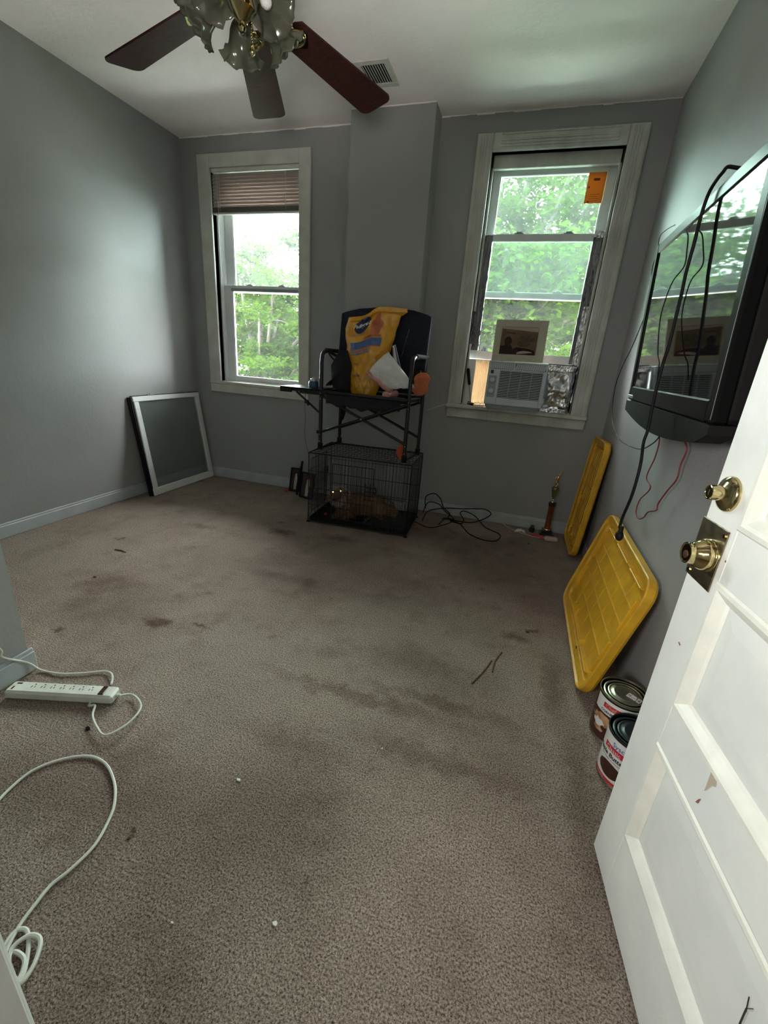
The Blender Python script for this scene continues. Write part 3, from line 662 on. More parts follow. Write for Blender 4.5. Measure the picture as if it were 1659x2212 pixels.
# ------------------------------------------------------------------ ceiling fan
FO = Vector([(-0.9396, 1.4031, 2.1400)][0]); FZ = 2.14
fan = thing('ceiling_fan', (FO.x, FO.y, FZ), 'mahogany bladed ceiling fan with brass fittings and etched glass shades', 'ceiling fan')
b = MB(); b.M = Matrix.Translation((FO.x, FO.y, 0))
b.lathe([(.001, H), (.075, H), (.072, H - .02), (.045, H - .06), (.018, H - .07), (.001, H - .07)], 28); b.build('canopy', M['brass'], fan, sm=True)
b = MB(); b.M = Matrix.Translation((FO.x, FO.y, 0)); b.lathe([(.013, 2.30), (.013, H - .06)], 14); b.build('downrod', M['brass'], fan, sm=True)
b = MB(); b.M = Matrix.Translation((FO.x, FO.y, 0))
b.lathe([(.001, 2.31), (.05, 2.305), (.10, 2.27), (.115, 2.24), (.115, 2.19), (.10, 2.165), (.06, 2.155), (.001, 2.155)], 32); b.build('motor_housing', M['brassplate'], fan, sm=True)
tips = [Vector(p) for p in [(-1.6061, 1.6265, 2.1400), (-1.2430, 2.0422, 2.1400), (-0.7460, 2.0355, 2.1400)]]
angs = [(math.atan2(p.y - FO.y, p.x - FO.x), math.hypot(p.y - FO.y, p.x - FO.x)) for p in tips] + [(R(-45), .72), (R(-118), .72)]
for a, rad in angs:
    MT = Matrix.Translation((FO.x, FO.y, FZ)) @ Matrix.Rotation(a, 4, 'Z') @ Matrix.Rotation(R(-11), 4, 'X')
    b = MB(); b.M = MT; out = []
    r0, r1 = .19, rad; w0, w1 = .050, .068
    for k in range(9):
        t = k / 8; x = r0 + (r1 - .03 - r0) * t; out.append((x, -(w0 + (w1 - w0) * t)))
    for k in range(1, 7):
        t = R(-90 + 90 * k / 6); out.append((r1 - .03 + .03 * math.cos(t), -w1 + .03 + .03 * math.sin(t)))
    up_ = [(x, -y) for x, y in out[::-1]]; poly = out + up_
    poly += [(r0 - .015, .03), (r0 - .015, -.03)]
    b.prism(poly, -.003, .003, 2); bl_ = b.build('blade', M['blade'], fan)
    b = MB(); b.M = MT
    b.bar((.09, 0, .004), (.17, 0, -.003), .022, .006); b.prism([(.165, -.012), (.20, -.038), (.225, -.036), (.255, -.010), (.262, 0), (.255, .010), (.225, .036), (.20, .038), (.165, .012)], -.0075, -.0032, 2)
    ring = [(.205 + .030 * math.cos(q), .030 * math.sin(q), -.010) for q in np.linspace(0, 2 * math.pi, 25)]
    b.tube(ring, .0045, 8, cap=False); b.tube([(.205 + .018 * math.cos(q), .018 * math.sin(q), -.009) for q in np.linspace(0, 2 * math.pi, 19)], .0025, 6, cap=False)
    b.build('blade_iron', M['brass'], bl_, sm=True)
b = MB(); b.M = Matrix.Translation((FO.x, FO.y, 0))
b.lathe([(.001, 2.16), (.040, 2.157), (.042, 2.14), (.028, 2.128), (.030, 2.118), (.040, 2.108), (.040, 2.094), (.022, 2.078), (.009, 2.068), (.009, 2.060), (.013, 2.054), (.008, 2.046), (.001, 2.044)], 28)
lk = b.build('light_kit', M['brass'], fan, sm=True)
first = None
for ad in (197, 125, 53, -19, -91):
    a = R(ad); d = Vector((math.cos(a), math.sin(a), 0)); c = Vector((FO.x, FO.y, 0))
    b = MB(); p = smooth([c + d * .03 + Vector((0, 0, 2.105)), c + d * .050 + Vector((0, 0, 2.122)), c + d * .068 + Vector((0, 0, 2.118)), c + d * .078 + Vector((0, 0, 2.105))], 5)
    b.tube(p, .006, 8)
    AX = Matrix.Translation(c + d * .072 + Vector((0, 0, 2.112))) @ Matrix.Rotation(a, 4, 'Z') @ Matrix.Rotation(R(180 - 48), 4, 'Y') @ Matrix.Scale(.86, 4)
    q = MB(); b.M = AX; b.lathe([(.001, -.012), (.020, -.010), (.024, .004), (.022, .016), (.001, .016)], 18)
    b.build('shade_arm', M['brass'], lk, sm=True)
    q.M = AX; prof = [(.022, .006), (.030, .018), (.036, .034), (.038, .052), (.041, .070), (.050, .088), (.062, .100), (.072, .106)]
    nseg = 40; vs = []; fs = []
    for i, (r, z) in enumerate(prof):
        fl_ = (i / (len(prof) - 1)) ** 2.5
        for k in range(nseg):
            t = 2 * math.pi * k / nseg; w = 1 + .09 * fl_ * math.cos(8 * t) + .03 * fl_ * math.cos(16 * t + 1)
            vs.append((r * w * math.cos(t), r * w * math.sin(t), z - .008 * fl_ * math.cos(8 * t)))
    for i in range(len(prof) - 1):
        for k in range(nseg):
            aa = i * nseg + k; bb = i * nseg + (k + 1) % nseg; fs.append((aa, bb, bb + nseg, aa + nseg))
    q.add(vs, fs); sh = q.build('lamp_shade', M['shade'], fan, sm=True); md = sh.modifiers.new('t', 'SOLIDIFY'); md.thickness = .0025
    q = MB(); q.M = AX; q.lathe([(.010, .016), (.012, .03), (.018, .05), (.017, .062), (.008, .072), (.001, .074)], 14); q.build('bulb', M['cloth'], sh, sm=True)
b = MB(); x, y = FO.x + .012, FO.y + .03
zz = 2.088
for k in range(9): b.ball((x + .0015 * math.sin(k), y, zz - k * .006), .0032, 8, 5)
b.lathe([(.001, 0), (.008, .006), (.010, .016), (.005, .028), (.001, .03)], 12, Matrix.Translation((x, y, zz - 9 * .006 - .028)))
b.build('pull_chain', M['brass'], fan, sm=True)

# ceiling vent
vt = thing('ceiling_vent', (-1.08, 2.91, H), 'small white louvred ceiling vent beyond the fan', 'vent', rz=R(4))
vx0, vx1, vy0, vy1 = -1.19, -.985, 2.795, 3.04; b = MB(); z0 = H - .008
cx_, cy_ = (vx0 + vx1) / 2, (vy0 + vy1) / 2
for q in ((vx0, vx1, vy0, vy0 + .035), (vx0, vx1, vy1 - .035, vy1), (vx0, vx0 + .035, vy0 + .035, vy1 - .035), (vx1 - .035, vx1, vy0 + .035, vy1 - .035)): b.box(*q, z0, H, .002)
b.build('vent_frame', M['trim'], vt)
b = MB(); b.box(vx0 + .034, vx1 - .034, vy0 + .034, vy1 - .034, H - .0015, H - .0005); b.build('vent_back', M['acdark'], vt)
for k in range(9):
    x = vx0 + .044 + k * .0146
    b = MB(); b.bar((x, vy0 + .036, H - .006), (x, vy1 - .036, H - .006), .0075, .0014, (.5, 0, .8)); b.build('louvre', M['trim'], vt)

# ------------------------------------------------------------------ window sash leaning in the left corner
a = R(8.2); ez = Vector((-math.sin(a), 0, math.cos(a))); nx = Vector((math.cos(a), 0, math.sin(a)))
P0 = Vector((-2.768, 2.655, .0)); sw, shh = .735, .79
SM = Matrix(((0, nx.x, ez.x, P0.x), (1, 0, 0, P0.y), (0, nx.z, ez.z, P0.z), (0, 0, 0, 1)))
ws = thing('spare_sash', (-2.80, 3.02, 0), 'loose white framed window sash leaning on the left wall by the corner', 'window sash')
def sb(): q = MB(); q.M = SM; return q
sb().box(0, sw, -.004, .024, .0, .060, .004).build('bottom_rail', M['vinyl'], ws)
sb().box(0, sw, -.004, .024, shh - .040, shh, .004).build('top_rail', M['vinyl'], ws)
for x0_, x1_ in ((.006, .052), (sw - .050, sw - .004)): sb().box(x0_, x1_, -.004, .024, .060, shh - .040, .003).build('stile', M['vinyl'], ws)
q = sb(); q.box(-.012, .006, -.010, .014, -.0, shh - .004, .001); q.box(-.022, -.014, -.014, .006, .0, shh - .004, .001); q.build('side_track', M['rubber'], ws)
q = sb(); q.box(-.002, sw, -.002, .016, shh, shh + .006, .001); q.build('weather_or_shade_strip', M['rubber'], ws)
for f in (.26, .76): q = sb(); q.box(sw * f - .035, sw * f + .035, .004, .02, shh + .004, shh + .009, .001); q.box(sw * f - .012, sw * f + .02, .006, .018, shh + .008, shh + .016, .002); q.build('sash_lock', M['acgrey'], ws)
sb().box(.050, sw - .048, .006, .011, .058, shh - .038).build('pane', M['glasssash'], ws)

# ------------------------------------------------------------------ yellow tote lids
def rrect(x0, x1, z0, z1, r, k=6):
    out = []
    for cx, cz, a0 in ((x1 - r, z0 + r, -90), (x1 - r, z1 - r, 0), (x0 + r, z1 - r, 90), (x0 + r, z0 + r, 180)):
        for i in range(k + 1): t = R(a0 + 90 * i / k); out.append((cx + r * math.cos(t), cz + r * math.sin(t)))
    return out
def lid(mw, L, Hh, label):
    loc = mw @ Vector((L / 2, 0, 0))
    t = thing('tote_lid', loc, label, 'lid', group=None)
    def lb(): q = MB(); q.M = mw; return q
    loops = [(.016, -.002), (.006, .000), (.000, .010), (.000, .036), (.003, .040), (.008, .040), (.012, .032), (.040, .026), (.044, .014), (.056, .012)]
    q = lb(); vs = []; n = None
    for d, h in loops:
        p = rrect(d, L - d, d, Hh - d, max(.075 - d, .02)); n = len(p); vs += [(x, h, z) for x, z in p]
    fs = [(i * n + k, i * n + (k + 1) % n, (i + 1) * n + (k + 1) % n, (i + 1) * n + k) for i in range(len(loops) - 1) for k in range(n)]
    fs.append(tuple(range((len(loops) - 1) * n, len(loops) * n))); fs.append(tuple(range(n))[::-1])
    q.add(vs, fs); q.build('lid_panel', M['yellow'], t)
    q = lb(); i0 = .075
    for k in range(1, 5): z = i0 + (Hh - 2 * i0) * k / 5; q.box(i0, L - i0, .011, .0165, z - .0028, z + .0028)
    for k in range(1, 6): x = i0 + (L - 2 * i0) * k / 6; q.box(x - .002, x + .002, .011, .0150, i0, Hh - i0)
    q.build('ribs', M['yellow'], t)
    # upright inner tongue in segments with gaps
    e = .058
    def seg(x0, x1, z0, z1): lb().box(x0, x1, .010, .030, z0, z1, .002).build('locking_tongue', M['yellow'], t)
    ax = [i0 + .02, L * .30, L * .36, L * .62, L * .68, L - i0 - .02]
    for k in (0, 2, 4):
        seg(ax[k], ax[k + 1], e, e + .007); seg(ax[k], ax[k + 1], Hh - e - .007, Hh - e)
    az = [i0 + .02, Hh * .45, Hh * .55, Hh - i0 - .02]
    for k in (0, 2): seg(e, e + .007, az[k], az[k + 1]); seg(L - e - .007, L - e, az[k], az[k + 1])
    for xx in (L * .33, L * .65):
        for zz, s in ((e, 1), (Hh - e, -1)):
            q = lb(); q.add([(xx - .022, .012, zz), (xx + .022, .012, zz), (xx + .022, .030, zz), (xx - .022, .030, zz), (xx, .012, zz + s * .035)], [(0, 1, 2, 3), (0, 3, 4), (1, 4, 2), (2, 4, 3), (0, 4, 1)]); q.build('gusset', M['yellow'], t)
    for xx, zz in ((.035, .035), (L - .035, .035), (L - .035, Hh - .035), (.035, Hh - .035), (L * .33, Hh - .034), (L * .65, .034)):
        q = lb(); q.prism([(xx + .010 * math.cos(u), zz + .005 * math.sin(u)) for u in np.linspace(0, 2 * math.pi, 12, endpoint=False)], .0265, .0285); q.build('hole', M['hole'], t)
    return t
def lidM(P, lean, roll, yw=0):
    a = R(lean); r = R(roll); ez0 = Vector((math.sin(a), 0, math.cos(a))); ex0 = Vector((0, -1, 0))
    ex = ex0 * math.cos(r) + ez0 * math.sin(r); ez = -ex0 * math.sin(r) + ez0 * math.cos(r); ny = Vector((-math.cos(a), 0, math.sin(a)))
    return Matrix(((ex.x, ny.x, ez.x, P[0]), (ex.y, ny.y, ez.y, P[1]), (ex.z, ny.z, ez.z, P[2]), (0, 0, 0, 1)))
lid(lidM((.424, 2.360, .004), 14.4, 0), .84, .54, 'yellow plastic tote lid lying on its long edge against the right wall')
lid(lidM((.505, 3.375, .004), 4.3, 2.0), .49, .78, 'yellow plastic tote lid standing on end in the far right corner')

# ------------------------------------------------------------------ lettering
def text_geo(body, size, bold=0.0, shear=0.0):
    cu = bpy.data.curves.new('t', 'FONT'); cu.body = body; cu.size = size; cu.offset = bold; cu.shear = shear; cu.resolution_u = 3; cu.align_x = 'LEFT'
    o = bpy.data.objects.new('t', cu); COL.objects.link(o); dg = bpy.context.evaluated_depsgraph_get(); dg.update()
    me = bpy.data.meshes.new_from_object(o.evaluated_get(dg)); v = [tuple(x.co) for x in me.vertices]; f = [tuple(p.vertices) for p in me.polygons]
    bpy.data.objects.remove(o); bpy.data.curves.remove(cu); bpy.data.meshes.remove(me)
    return v, f

# ------------------------------------------------------------------ food cans
def can(cx, cy, lab, lidm):
    r, h = .0785, .178; t = thing('food_can', (cx, cy, 0), lab, 'can'); TM = Matrix.Translation((cx, cy, .003))
    q = MB(); q.lathe([(.001, .004), (r - .004, .004), (r, 0), (r + .0015, .002), (r, .005), (r - .0008, .008), (r - .0008, h - .008), (r, h - .006)], 48, TM); q.build('can_body', M['tin'], t, sm=True)
    q = MB(); q.lathe([(r, h - .006), (r + .0018, h - .003), (r + .0012, h), (r - .0015, h), (r - .003, h - .006), (.068, h - .006), (.064, h - .0035), (.060, h - .006), (.055, h - .006), (.051, h - .0035), (.047, h - .006), (.040, h - .005), (.036, h - .003), (.032, h - .005), (.001, h - .005)], 48, TM)
    q.build('can_lid', lidm, t, sm=True)
    def patch(name, m, a0, a1, z0, z1, d=.0006, parent=t, na=40, zf=None):
        q = MB(); q.M = TM
        q.grid(lambda u, v: ((r + d) * math.cos(R(a0 + (a1 - a0) * u)), (r + d) * math.sin(R(a0 + (a1 - a0) * u)), z0 + (z1 - z0) * v), na, 4); return q.build(name, m, parent, sm=True)
    def blob(name, m, a, z, ra, rz_, d, parent, wob=.0, seed=0):
        q = MB(); q.M = TM; pts = []
        for k in range(28):
            u = 2 * math.pi * k / 28; w = 1 + wob * mnoise.noise(Vector((math.cos(u) * 2 + seed, math.sin(u) * 2, seed)))
            pts.append((a + ra * w * math.cos(u), z + rz_ * w * math.sin(u)))
        def c(p): return ((r + d) * math.cos(R(p[0])), (r + d) * math.sin(R(p[0])), p[1])
        vs = [c((a, z))] + [c((a + (p[0] - a) * s, z + (p[1] - z) * s)) for s in (.35, .7, 1) for p in pts]; n = 28
        fs = [(0, 1 + k, 1 + (k + 1) % n) for k in range(n)] + [(1 + s * n + k, 1 + s * n + (k + 1) % n, 1 + (s + 1) * n + (k + 1) % n, 1 + (s + 1) * n + k) for s in (0, 1) for k in range(n)]
        q.add(vs, fs); return q.build(name, m, parent, sm=True)
    def word(body, a, z, size, m, parent, d=.0016, bold=0.0, shear=0.0):
        v, f = text_geo(body, size, bold, shear); q = MB(); q.M = TM
        q.add([((r + d) * math.cos(R(a) + x / r), (r + d) * math.sin(R(a) + x / r), z + y) for x, y, _ in v], f); return q.build('lettering', m, parent)
    return t, patch, blob, word
t, patch, blob, word = can(.498, 1.393, 'large can with a gold tin lid and a price sticker, nearest the yellow lid', M['tin'])
lb_ = patch('paper_label', M['lbrown'], 0, 360, .009, .168, na=72)
patch('label_band', M['lwhite'], -175, -20, .113, .168, .0010, lb_); patch('label_band', M['lblack'], -178, -18, .110, .1135, .0013, lb_)
patch('label_band', M['lred'], -148, -70, .136, .155, .0013, lb_)
word('Chef', -143, .139, .019, M['lmeat'], lb_, bold=.0004); word('CORNED', -152, .119, .0125, M['lblack'], lb_, bold=.0004)
blob('label_picture', M['lmeat'], -140, .085, 36, .021, .0012, lb_, .5, 2); blob('label_picture', M['lwhite'], -150, .066, 16, .014, .0016, lb_, .5, 5); blob('label_picture', M['lmeat'], -146, .045, 14, .010, .0014, lb_, .6, 7)
q = MB(); q.M = Matrix.Translation((.522, 1.380, .003 + .173)) @ Matrix.Rotation(R(-38), 4, 'Z'); q.box(-.022, .022, -.012, .012, .0008, .0014); s = q.build('price_sticker', M['lwhite'], t)
q = MB(); q.M = Matrix.Translation((.522, 1.380, .003 + .173)) @ Matrix.Rotation(R(-38), 4, 'Z')
for k, x in enumerate((-.019, -.015, -.0125, .013, .0155, .0175)): q.box(x, x + .0014, -.007, .006 - .002 * (k % 2), .0014, .0017)
for k in range(4): q.box(-.008 + k * .0045, -.005 + k * .0045, -.006 + k * .002, -.004 + k * .002, .0014, .0017)
q.build('printed_marks', M['lblack'], s, kind='stuff')
t, patch, blob, word = can(.498, 1.213, 'large can with a dark grey lid and white label, nearest the door', M['tinD'])
lb_ = patch('paper_label', M['lwhite'], 0, 360, .009, .170, na=72)
patch('label_band', M['lred'], -171, -60, .118, .138, .0010, lb_); patch('label_band', M['lred'], 0, 360, .010, .021, .0010, lb_, 72)
word('Sysco', -150, .142, .022, M['lblue'], lb_, bold=.0003); word('Classic', -165, .121, .019, M['lwhite'], lb_)
word('Apple Butter', -190, .098, .020, M['lblack'], lb_, bold=.0005); word('Mantequilla de Manzana', -172, .0875, .0075, M['lblack'], lb_)
word('1 2 3 4 5 6', -175, .0125, .008, M['lwhite'], lb_); blob('label_picture', M['lbrown'], -143, .055, 32, .026, .0012, lb_, .1, 3)

# ------------------------------------------------------------------ television on the right wall
tv = thing('television', (.47, 1.76, 1.03), 'black flat television on the right wall, cables hanging over its screen', 'television')
TY0, TY1 = 1.275, 2.270; th = math.atan(.030 / .52)
TM_ = Matrix.Translation((.4485, 0, 1.155)) @ Matrix.Rotation(-th, 4, 'Y')   # local x = depth behind the face, y along wall, z up
def tb(): q = MB(); q.M = TM_; return q
tb().box(.006, .016, 1.328, 2.236, .0, .520).build('screen', M['screen'], tv)
q = tb(); q.box(.0, .035, 2.234, TY1, -.055, .556, .004); q.box(.0, .035, TY0, 1.330, -.055, .556, .006); q.box(.0005, .0345, 1.330, 2.234, .519, .5555, .004); q.box(.0005, .0345, 1.330, 2.234, -.055, .001, .004)
q.build('bezel', M['tvplastic'], tv)
q = tb(); q.box(.030, .080, TY0 + .004, TY1 - .01, -.055, .550, .012); q.box(.075, .100, TY0 + .15, TY1 - .15, .0, .45, .02); q.build('housing', M['tvmatte'], tv)
q = tb(); poly = [(TY1 + .002, -.058), (TY0, -.058)]
for k in range(13):
    u = k / 12; poly.append((TY0 + (TY1 - TY0) * u, -.058 - .030 - .055 * math.sin(math.pi * (.08 + .84 * u)) + (.02 if k in (0,) else 0)))
q.prism(poly, -.004, .060, 0); q.build('speaker_bar', M['tvmatte'], tv)
q = tb(); q.box(-.001, .002, 1.42, 2.20, -.0028, -.0018); q.box(-.0008, .002, TY0 + .012, TY0 + .0130, -.045, .53); q.build('trim_line', M['acgrey'], tv)
q = tb(); q.box(-.0045, .0, 2.17, 2.262, -.048, -.034, .002); q.box(-.0045, .0, 2.19, 2.262, -.062, -.055, .002); q.build('badge', M['silver'], tv)
q = tb(); q.box(.095, .118, 1.60, 1.95, .12, .34); q.box(.118, .125, 1.55, 2.0, .10, .36); q.build('wall_mount', M['tvmatte'], tv)
def cord(name, pts, r, m, label, cat='cable', k=6, parent=None, extra=None, seg=7, grp=None):
    q = MB(); q.tube(smooth(pts, k), r, seg)
    if parent: return q.build(name, m, parent, sm=True)
    return q.build(name, m, label=label, cat=cat, sm=True, group=grp)
pc = cord('power_cable', [(.545, 1.72, 1.60), (.53, 1.60, 1.70)] + [(0.4250, 1.5873, 1.7378)] + [(0.4050, 1.5903, 1.7263), (0.4050, 1.6514, 1.7147), (0.4050, 1.6756, 1.6899), (0.4050, 1.6825, 1.6472), (0.4050, 1.6779, 1.5811), (0.4050, 1.6787, 1.5055), (0.4050, 1.6641, 1.4387), (0.4050, 1.6571, 1.3744), (0.4050, 1.6485, 1.2922), (0.4050, 1.6599, 1.2427), (0.4050, 1.6570, 1.1611), (0.4050, 1.6416, 1.0927), (0.4050, 1.6256, 1.0342)] + [(0.4000, 1.6140, 0.9939), (0.4000, 1.5793, 0.9243), (0.4000, 1.5799, 0.8267), (0.4000, 1.6176, 0.7342), (0.4000, 1.6243, 0.6878)], .0048, M['rubber'], 'thick black cable arching over the television and hanging down to the yellow lid')
q = MB(); c = Vector([(0.3980, 1.5893, 0.6703)][0]); q.ball(c, .019, 14, 8, (.7, 1, 1)); q.tube([c + Vector((0, 0, .012)), c + Vector((0, .002, .035))], .008, 8)
WM['pcx'] = Matrix.Identity(4)
o = q.build('plug', M['rubber'], pc, sm=True)
cord('antenna_cable', [(0.5000, 2.4528, 1.8291), (0.5000, 2.5973, 1.8480), (0.5000, 2.7124, 1.8457), (0.5000, 2.6779, 1.7731), (0.5000, 2.7061, 1.7187), (0.5000, 2.6601, 1.6596), (0.5000, 2.5534, 1.5926), (0.5000, 2.5259, 1.5591), (0.5000, 2.6123, 1.4670), (0.5000, 2.7268, 1.3425), (0.5000, 2.8667, 1.2374), (0.5000, 2.9239, 1.1206), (0.5000, 2.8050, 0.9709), (0.5000, 2.5139, 0.8930), (0.5000, 2.2313, 0.8956), (0.5000, 2.0272, 0.9155), (0.5000, 1.8899, 0.9608), (0.5000, 1.8333, 0.9940)], .0022, M['rubber'], 'thin black cable looping round the left edge of the television')
cord('thin_cable', [(0.4080, 1.8492, 1.6583), (0.4080, 1.7869, 1.6302), (0.4080, 1.7506, 1.5813), (0.4080, 1.7322, 1.5330), (0.4080, 1.8179, 1.5084), (0.4080, 1.8538, 1.4647), (0.4080, 1.8636, 1.4075), (0.4080, 1.8281, 1.3450), (0.4080, 1.7667, 1.2752), (0.4080, 1.7179, 1.2449), (0.4080, 1.6872, 1.1940)], .0020, M['rubber'], 'thin black wire hanging down the middle of the television screen')
cord('red_cable', [(.53, 2.10, .99)] + [(0.5500, 2.0166, 0.9734), (0.5500, 1.9943, 0.8988), (0.5500, 2.0309, 0.8223), (0.5500, 2.0230, 0.7938), (0.5500, 1.9489, 0.7823), (0.5500, 1.9578, 0.7561), (0.5500, 2.0368, 0.6969), (0.5500, 2.0427, 0.6416), (0.5500, 1.9836, 0.6289), (0.5500, 1.9214, 0.6540), (0.5500, 1.8850, 0.6901), (0.5500, 1.7974, 0.7258), (0.5500, 1.7984, 0.7516), (0.5500, 1.7503, 0.8125), (0.5500, 1.6902, 0.8742), (0.5500, 1.6956, 0.9225), (0.5500, 1.6851, 0.9838)] + [(.53, 1.72, 1.02)], .0026, M['darkred'], 'thin dark red cable drooping in a loop below the television')

# ------------------------------------------------------------------ air conditioner in the right window
AX0, AX1, AZ0, AZ1, AY = -.275, .126, .935, 1.234, 3.300
ac = thing('air_conditioner', (-.075, 3.45, OZ0), 'white window air conditioner sitting in the right window', 'air conditioner')
q = MB(); q.box(AX0 + .008, AX1 - .008, AY + .045, 3.66, AZ0 - .022, AZ1 - .004, .004); q.box(AX0 + .02, AX1 - .02, AY + .02, AY + .06, OZ0 + .002, AZ0 + .01); q.build('casing', M['acgrey'], ac)
q = MB(); gx0, gx1, gz0, gz1 = -.190, .100, .985, 1.172
for bx in ((AX0, gx0, AZ0, AZ1 - .052), (gx1, AX1, AZ0, AZ1 - .052), (gx0, gx1, AZ0, gz0), (gx0, gx1, gz1, AZ1 - .052)): q.box(bx[0], bx[1], AY, AY + .045, bx[2], bx[3], .003)
q.box(AX0, AX1, AY + .004, AY + .05, AZ1 - .010, AZ1, .003); q.box(AX0, AX0 + .012, AY + .004, AY + .05, AZ1 - .052, AZ1 - .010); q.box(AX1 - .012, AX1, AY + .004, AY + .05, AZ1 - .052, AZ1 - .010)
q.box(-.105, -.092, AY + .002, AY + .05, AZ1 - .052, AZ1 - .010)
fp = q.build('front_panel', M['ac'], ac)
q = MB(); q.box(gx0, gx1, AY + .022, AY + .03, gz0, gz1); q.box(AX0 + .01, AX1 - .01, AY + .028, AY + .036, AZ1 - .052, AZ1 - .010); q.build('vent_recess', M['acdark'], ac)
q = MB()
for k in range(17): z = gz0 + .006 + k * (gz1 - gz0 - .010) / 16; q.box(gx0, gx1, AY + .001, AY + .018, z - .0022, z + .0022)
for k in range(3): x = gx0 + (gx1 - gx0) * (k + 1) / 4; q.box(x - .001, x + .001, AY + .003, AY + .016, gz0, gz1)
q.build('grille', M['ac'], fp, kind='stuff')
q = MB()
for k in range(26): x = AX0 + .016 + k * .0144; q.bar((x, AY + .012, AZ1 - .050), (x + (.010 if k > 11 else 0), AY + .012, AZ1 - .011), .0022, .012)
for k in range(3): q.box(AX0 + .012, AX1 - .012, AY + .009, AY + .02, AZ1 - .044 + k * .014, AZ1 - .0425 + k * .014)
q.build('top_vanes', M['ac'], fp, kind='stuff')
q = MB(); q.box(-.262, -.208, AY - .001, AY + .002, .985, 1.135, .001); q.build('control_panel', M['acgrey'], fp)
q = MB(); q.box(-.255, -.235, AY - .001, AY + .002, 1.148, 1.172, .001); q.build('badge', M['acdark'], fp)
for z in (1.105, 1.030):
    q = MB(); q.lathe([(.018, 0), (.018, .006), (.015, .014), (.001, .015)], 20, Matrix.Translation((-.235, AY - .001, z)) @ Matrix.Rotation(R(90), 4, 'X')); q.box(-.238, -.232, AY - .018, AY - .006, z - .014, z + .014, .001); q.build('knob', M['ac'], fp, sm=True)
# accordion filler
q = MB(); n = 22; x0, x1 = -.440, -.276; vs = []
for k in range(n + 1):
    x = x0 + .052 + (x1 - x0 - .052) * k / n; y = 3.468 + (.007 if k % 2 else -.007); vs += [(x, y, .900), (x, y, 1.236)]
q.add(vs, [(2 * k, 2 * k + 2, 2 * k + 3, 2 * k + 1) for k in range(n)]); q.build('accordion_panel', M['pleat'], ac)
q = MB(); q.box(x0, x0 + .054, 3.455, 3.480, .908, 1.236, .002); q.build('accordion_frame', M['vinyl'], ac)
fo = MB()
def ff(u, v):
    x = .124 + (.330 - .124) * u; z = .912 + (1.234 - .912) * v
    n = mnoise.noise(Vector((x * 13, z * 11, 2.2))) * .030 + abs(mnoise.noise(Vector((x * 26, z * 22, 5.1)))) * .010
    e = min(u, 1 - u, v, 1 - v) * 8; return (x, 3.462 - (.006 + n) * min(1, e) - .004, z)
fo.grid(ff, 34, 52); o = fo.build('foil_filler', M['foil'], ac); md = o.modifiers.new('t', 'SOLIDIFY'); md.thickness = .001
rough_sheet('foil_tape', .122, .300, 1.196, 1.232, 3.440, M['foil'], ac, seed=21, nx=24, nz=8, amp=.003)
rough_sheet('foil_tape', .100, .300, .907, .935, 3.436, M['foil'], ac, seed=25, nx=24, nz=8, amp=.003)
rough_sheet('foil_tape', .286, .316, .93, 1.22, 3.445, M['foildark'], ac, seed=28, nx=6, nz=34, amp=.004)
q = MB(); q.box(.127, .334, 3.470, 3.476, .903, 1.240); q.build('filler_backing', M['rubber'], ac)

# matted picture standing on the air conditioner
ca, sa = math.cos(R(9)), math.sin(R(9))
PM = Matrix(((1, 0, 0, -.092), (0, ca, sa, 3.350), (0, -sa, ca, 1.2365), (0, 0, 0, 1))) @ Matrix.Rotation(R(-1.0), 4, 'Y')
pic = thing('picture_mat', (-.092, 3.36, 1.2365), 'cream matted photo print standing on the air conditioner in the right window', 'picture')
def pb(): q = MB(); q.M = PM; return q
px0, px1, pz1 = -.175, .175, .278; ix0, ix1, iz0, iz1 = -.130, .118, .048, .232
for bx in ((px0, ix0, 0, pz1), (ix1, px1, 0, pz1), (ix0, ix1, 0, iz0), (ix0, ix1, iz1, pz1)): pass
vs = [(px0, 0, 0), (px1, 0, 0), (px1, 0, pz1), (px0, 0, pz1), (ix0, 0, iz0), (ix1, 0, iz0), (ix1, 0, iz1), (ix0, 0, iz1)]
vs2 = [(x, .004, z) for x, y, z in vs]
q = pb(); q.add(vs + vs2, [(k, (k + 1) % 4, 4 + (k + 1) % 4, 4 + k) for k in range(4)] + [(8 + k, 12 + k, 12 + (k + 1) % 4, 8 + (k + 1) % 4) for k in range(4)] + [(k, 8 + k, 8 + (k + 1) % 4, (k + 1) % 4) for k in range(4)] + [(4 + k, 4 + (k + 1) % 4, 12 + (k + 1) % 4, 12 + k) for k in range(4)])
q.build('mat_board', M['mat_board'], pic)
q = pb(); q.box(px0 + .004, px1 - .004, .004, .006, .004, pz1 - .004); ph = q.build('photo_print', M['photo_tan'], pic)
def flat(name, m, poly, h, parent): q = pb(); q.prism(poly, .0038 - h, .0040, 1); return q.build(name, m, parent)
def ell(cx, cz, rx, rz_, n=18, a0=0, a1=360): return [(cx + rx * math.cos(R(a)), cz + rz_ * math.sin(R(a))) for a in np.linspace(a0, a1, n, endpoint=(a1 - a0 < 360))]
flat('photo_area', M['photo_pale'], [(ix0 + .002, iz1 - .012), (ix1 - .002, iz1 - .03), (ix1 - .002, iz1 - .002), (ix0 + .002, iz1 - .002)], .0004, ph)
flat('photo_area', M['photo_tree'], ell(.045, .155, .055, .030), .0003, ph); flat('photo_area', M['photo_tree'], ell(.03, .125, .045, .022), .0004, ph); flat('photo_area', M['photo_tree'], ell(-.112, .185, .012, .03), .0004, ph)
flat('photo_area', M['photo_dark'], [(ix0, iz0), (ix1 - .006, iz0), (ix1 - .01, iz0 + .03), (.05, iz0 + .045), (-.02, iz0 + .05), (-.05, iz0 + .03), (-.09, iz0 + .055), (ix0, iz0 + .06)], .0005, ph)
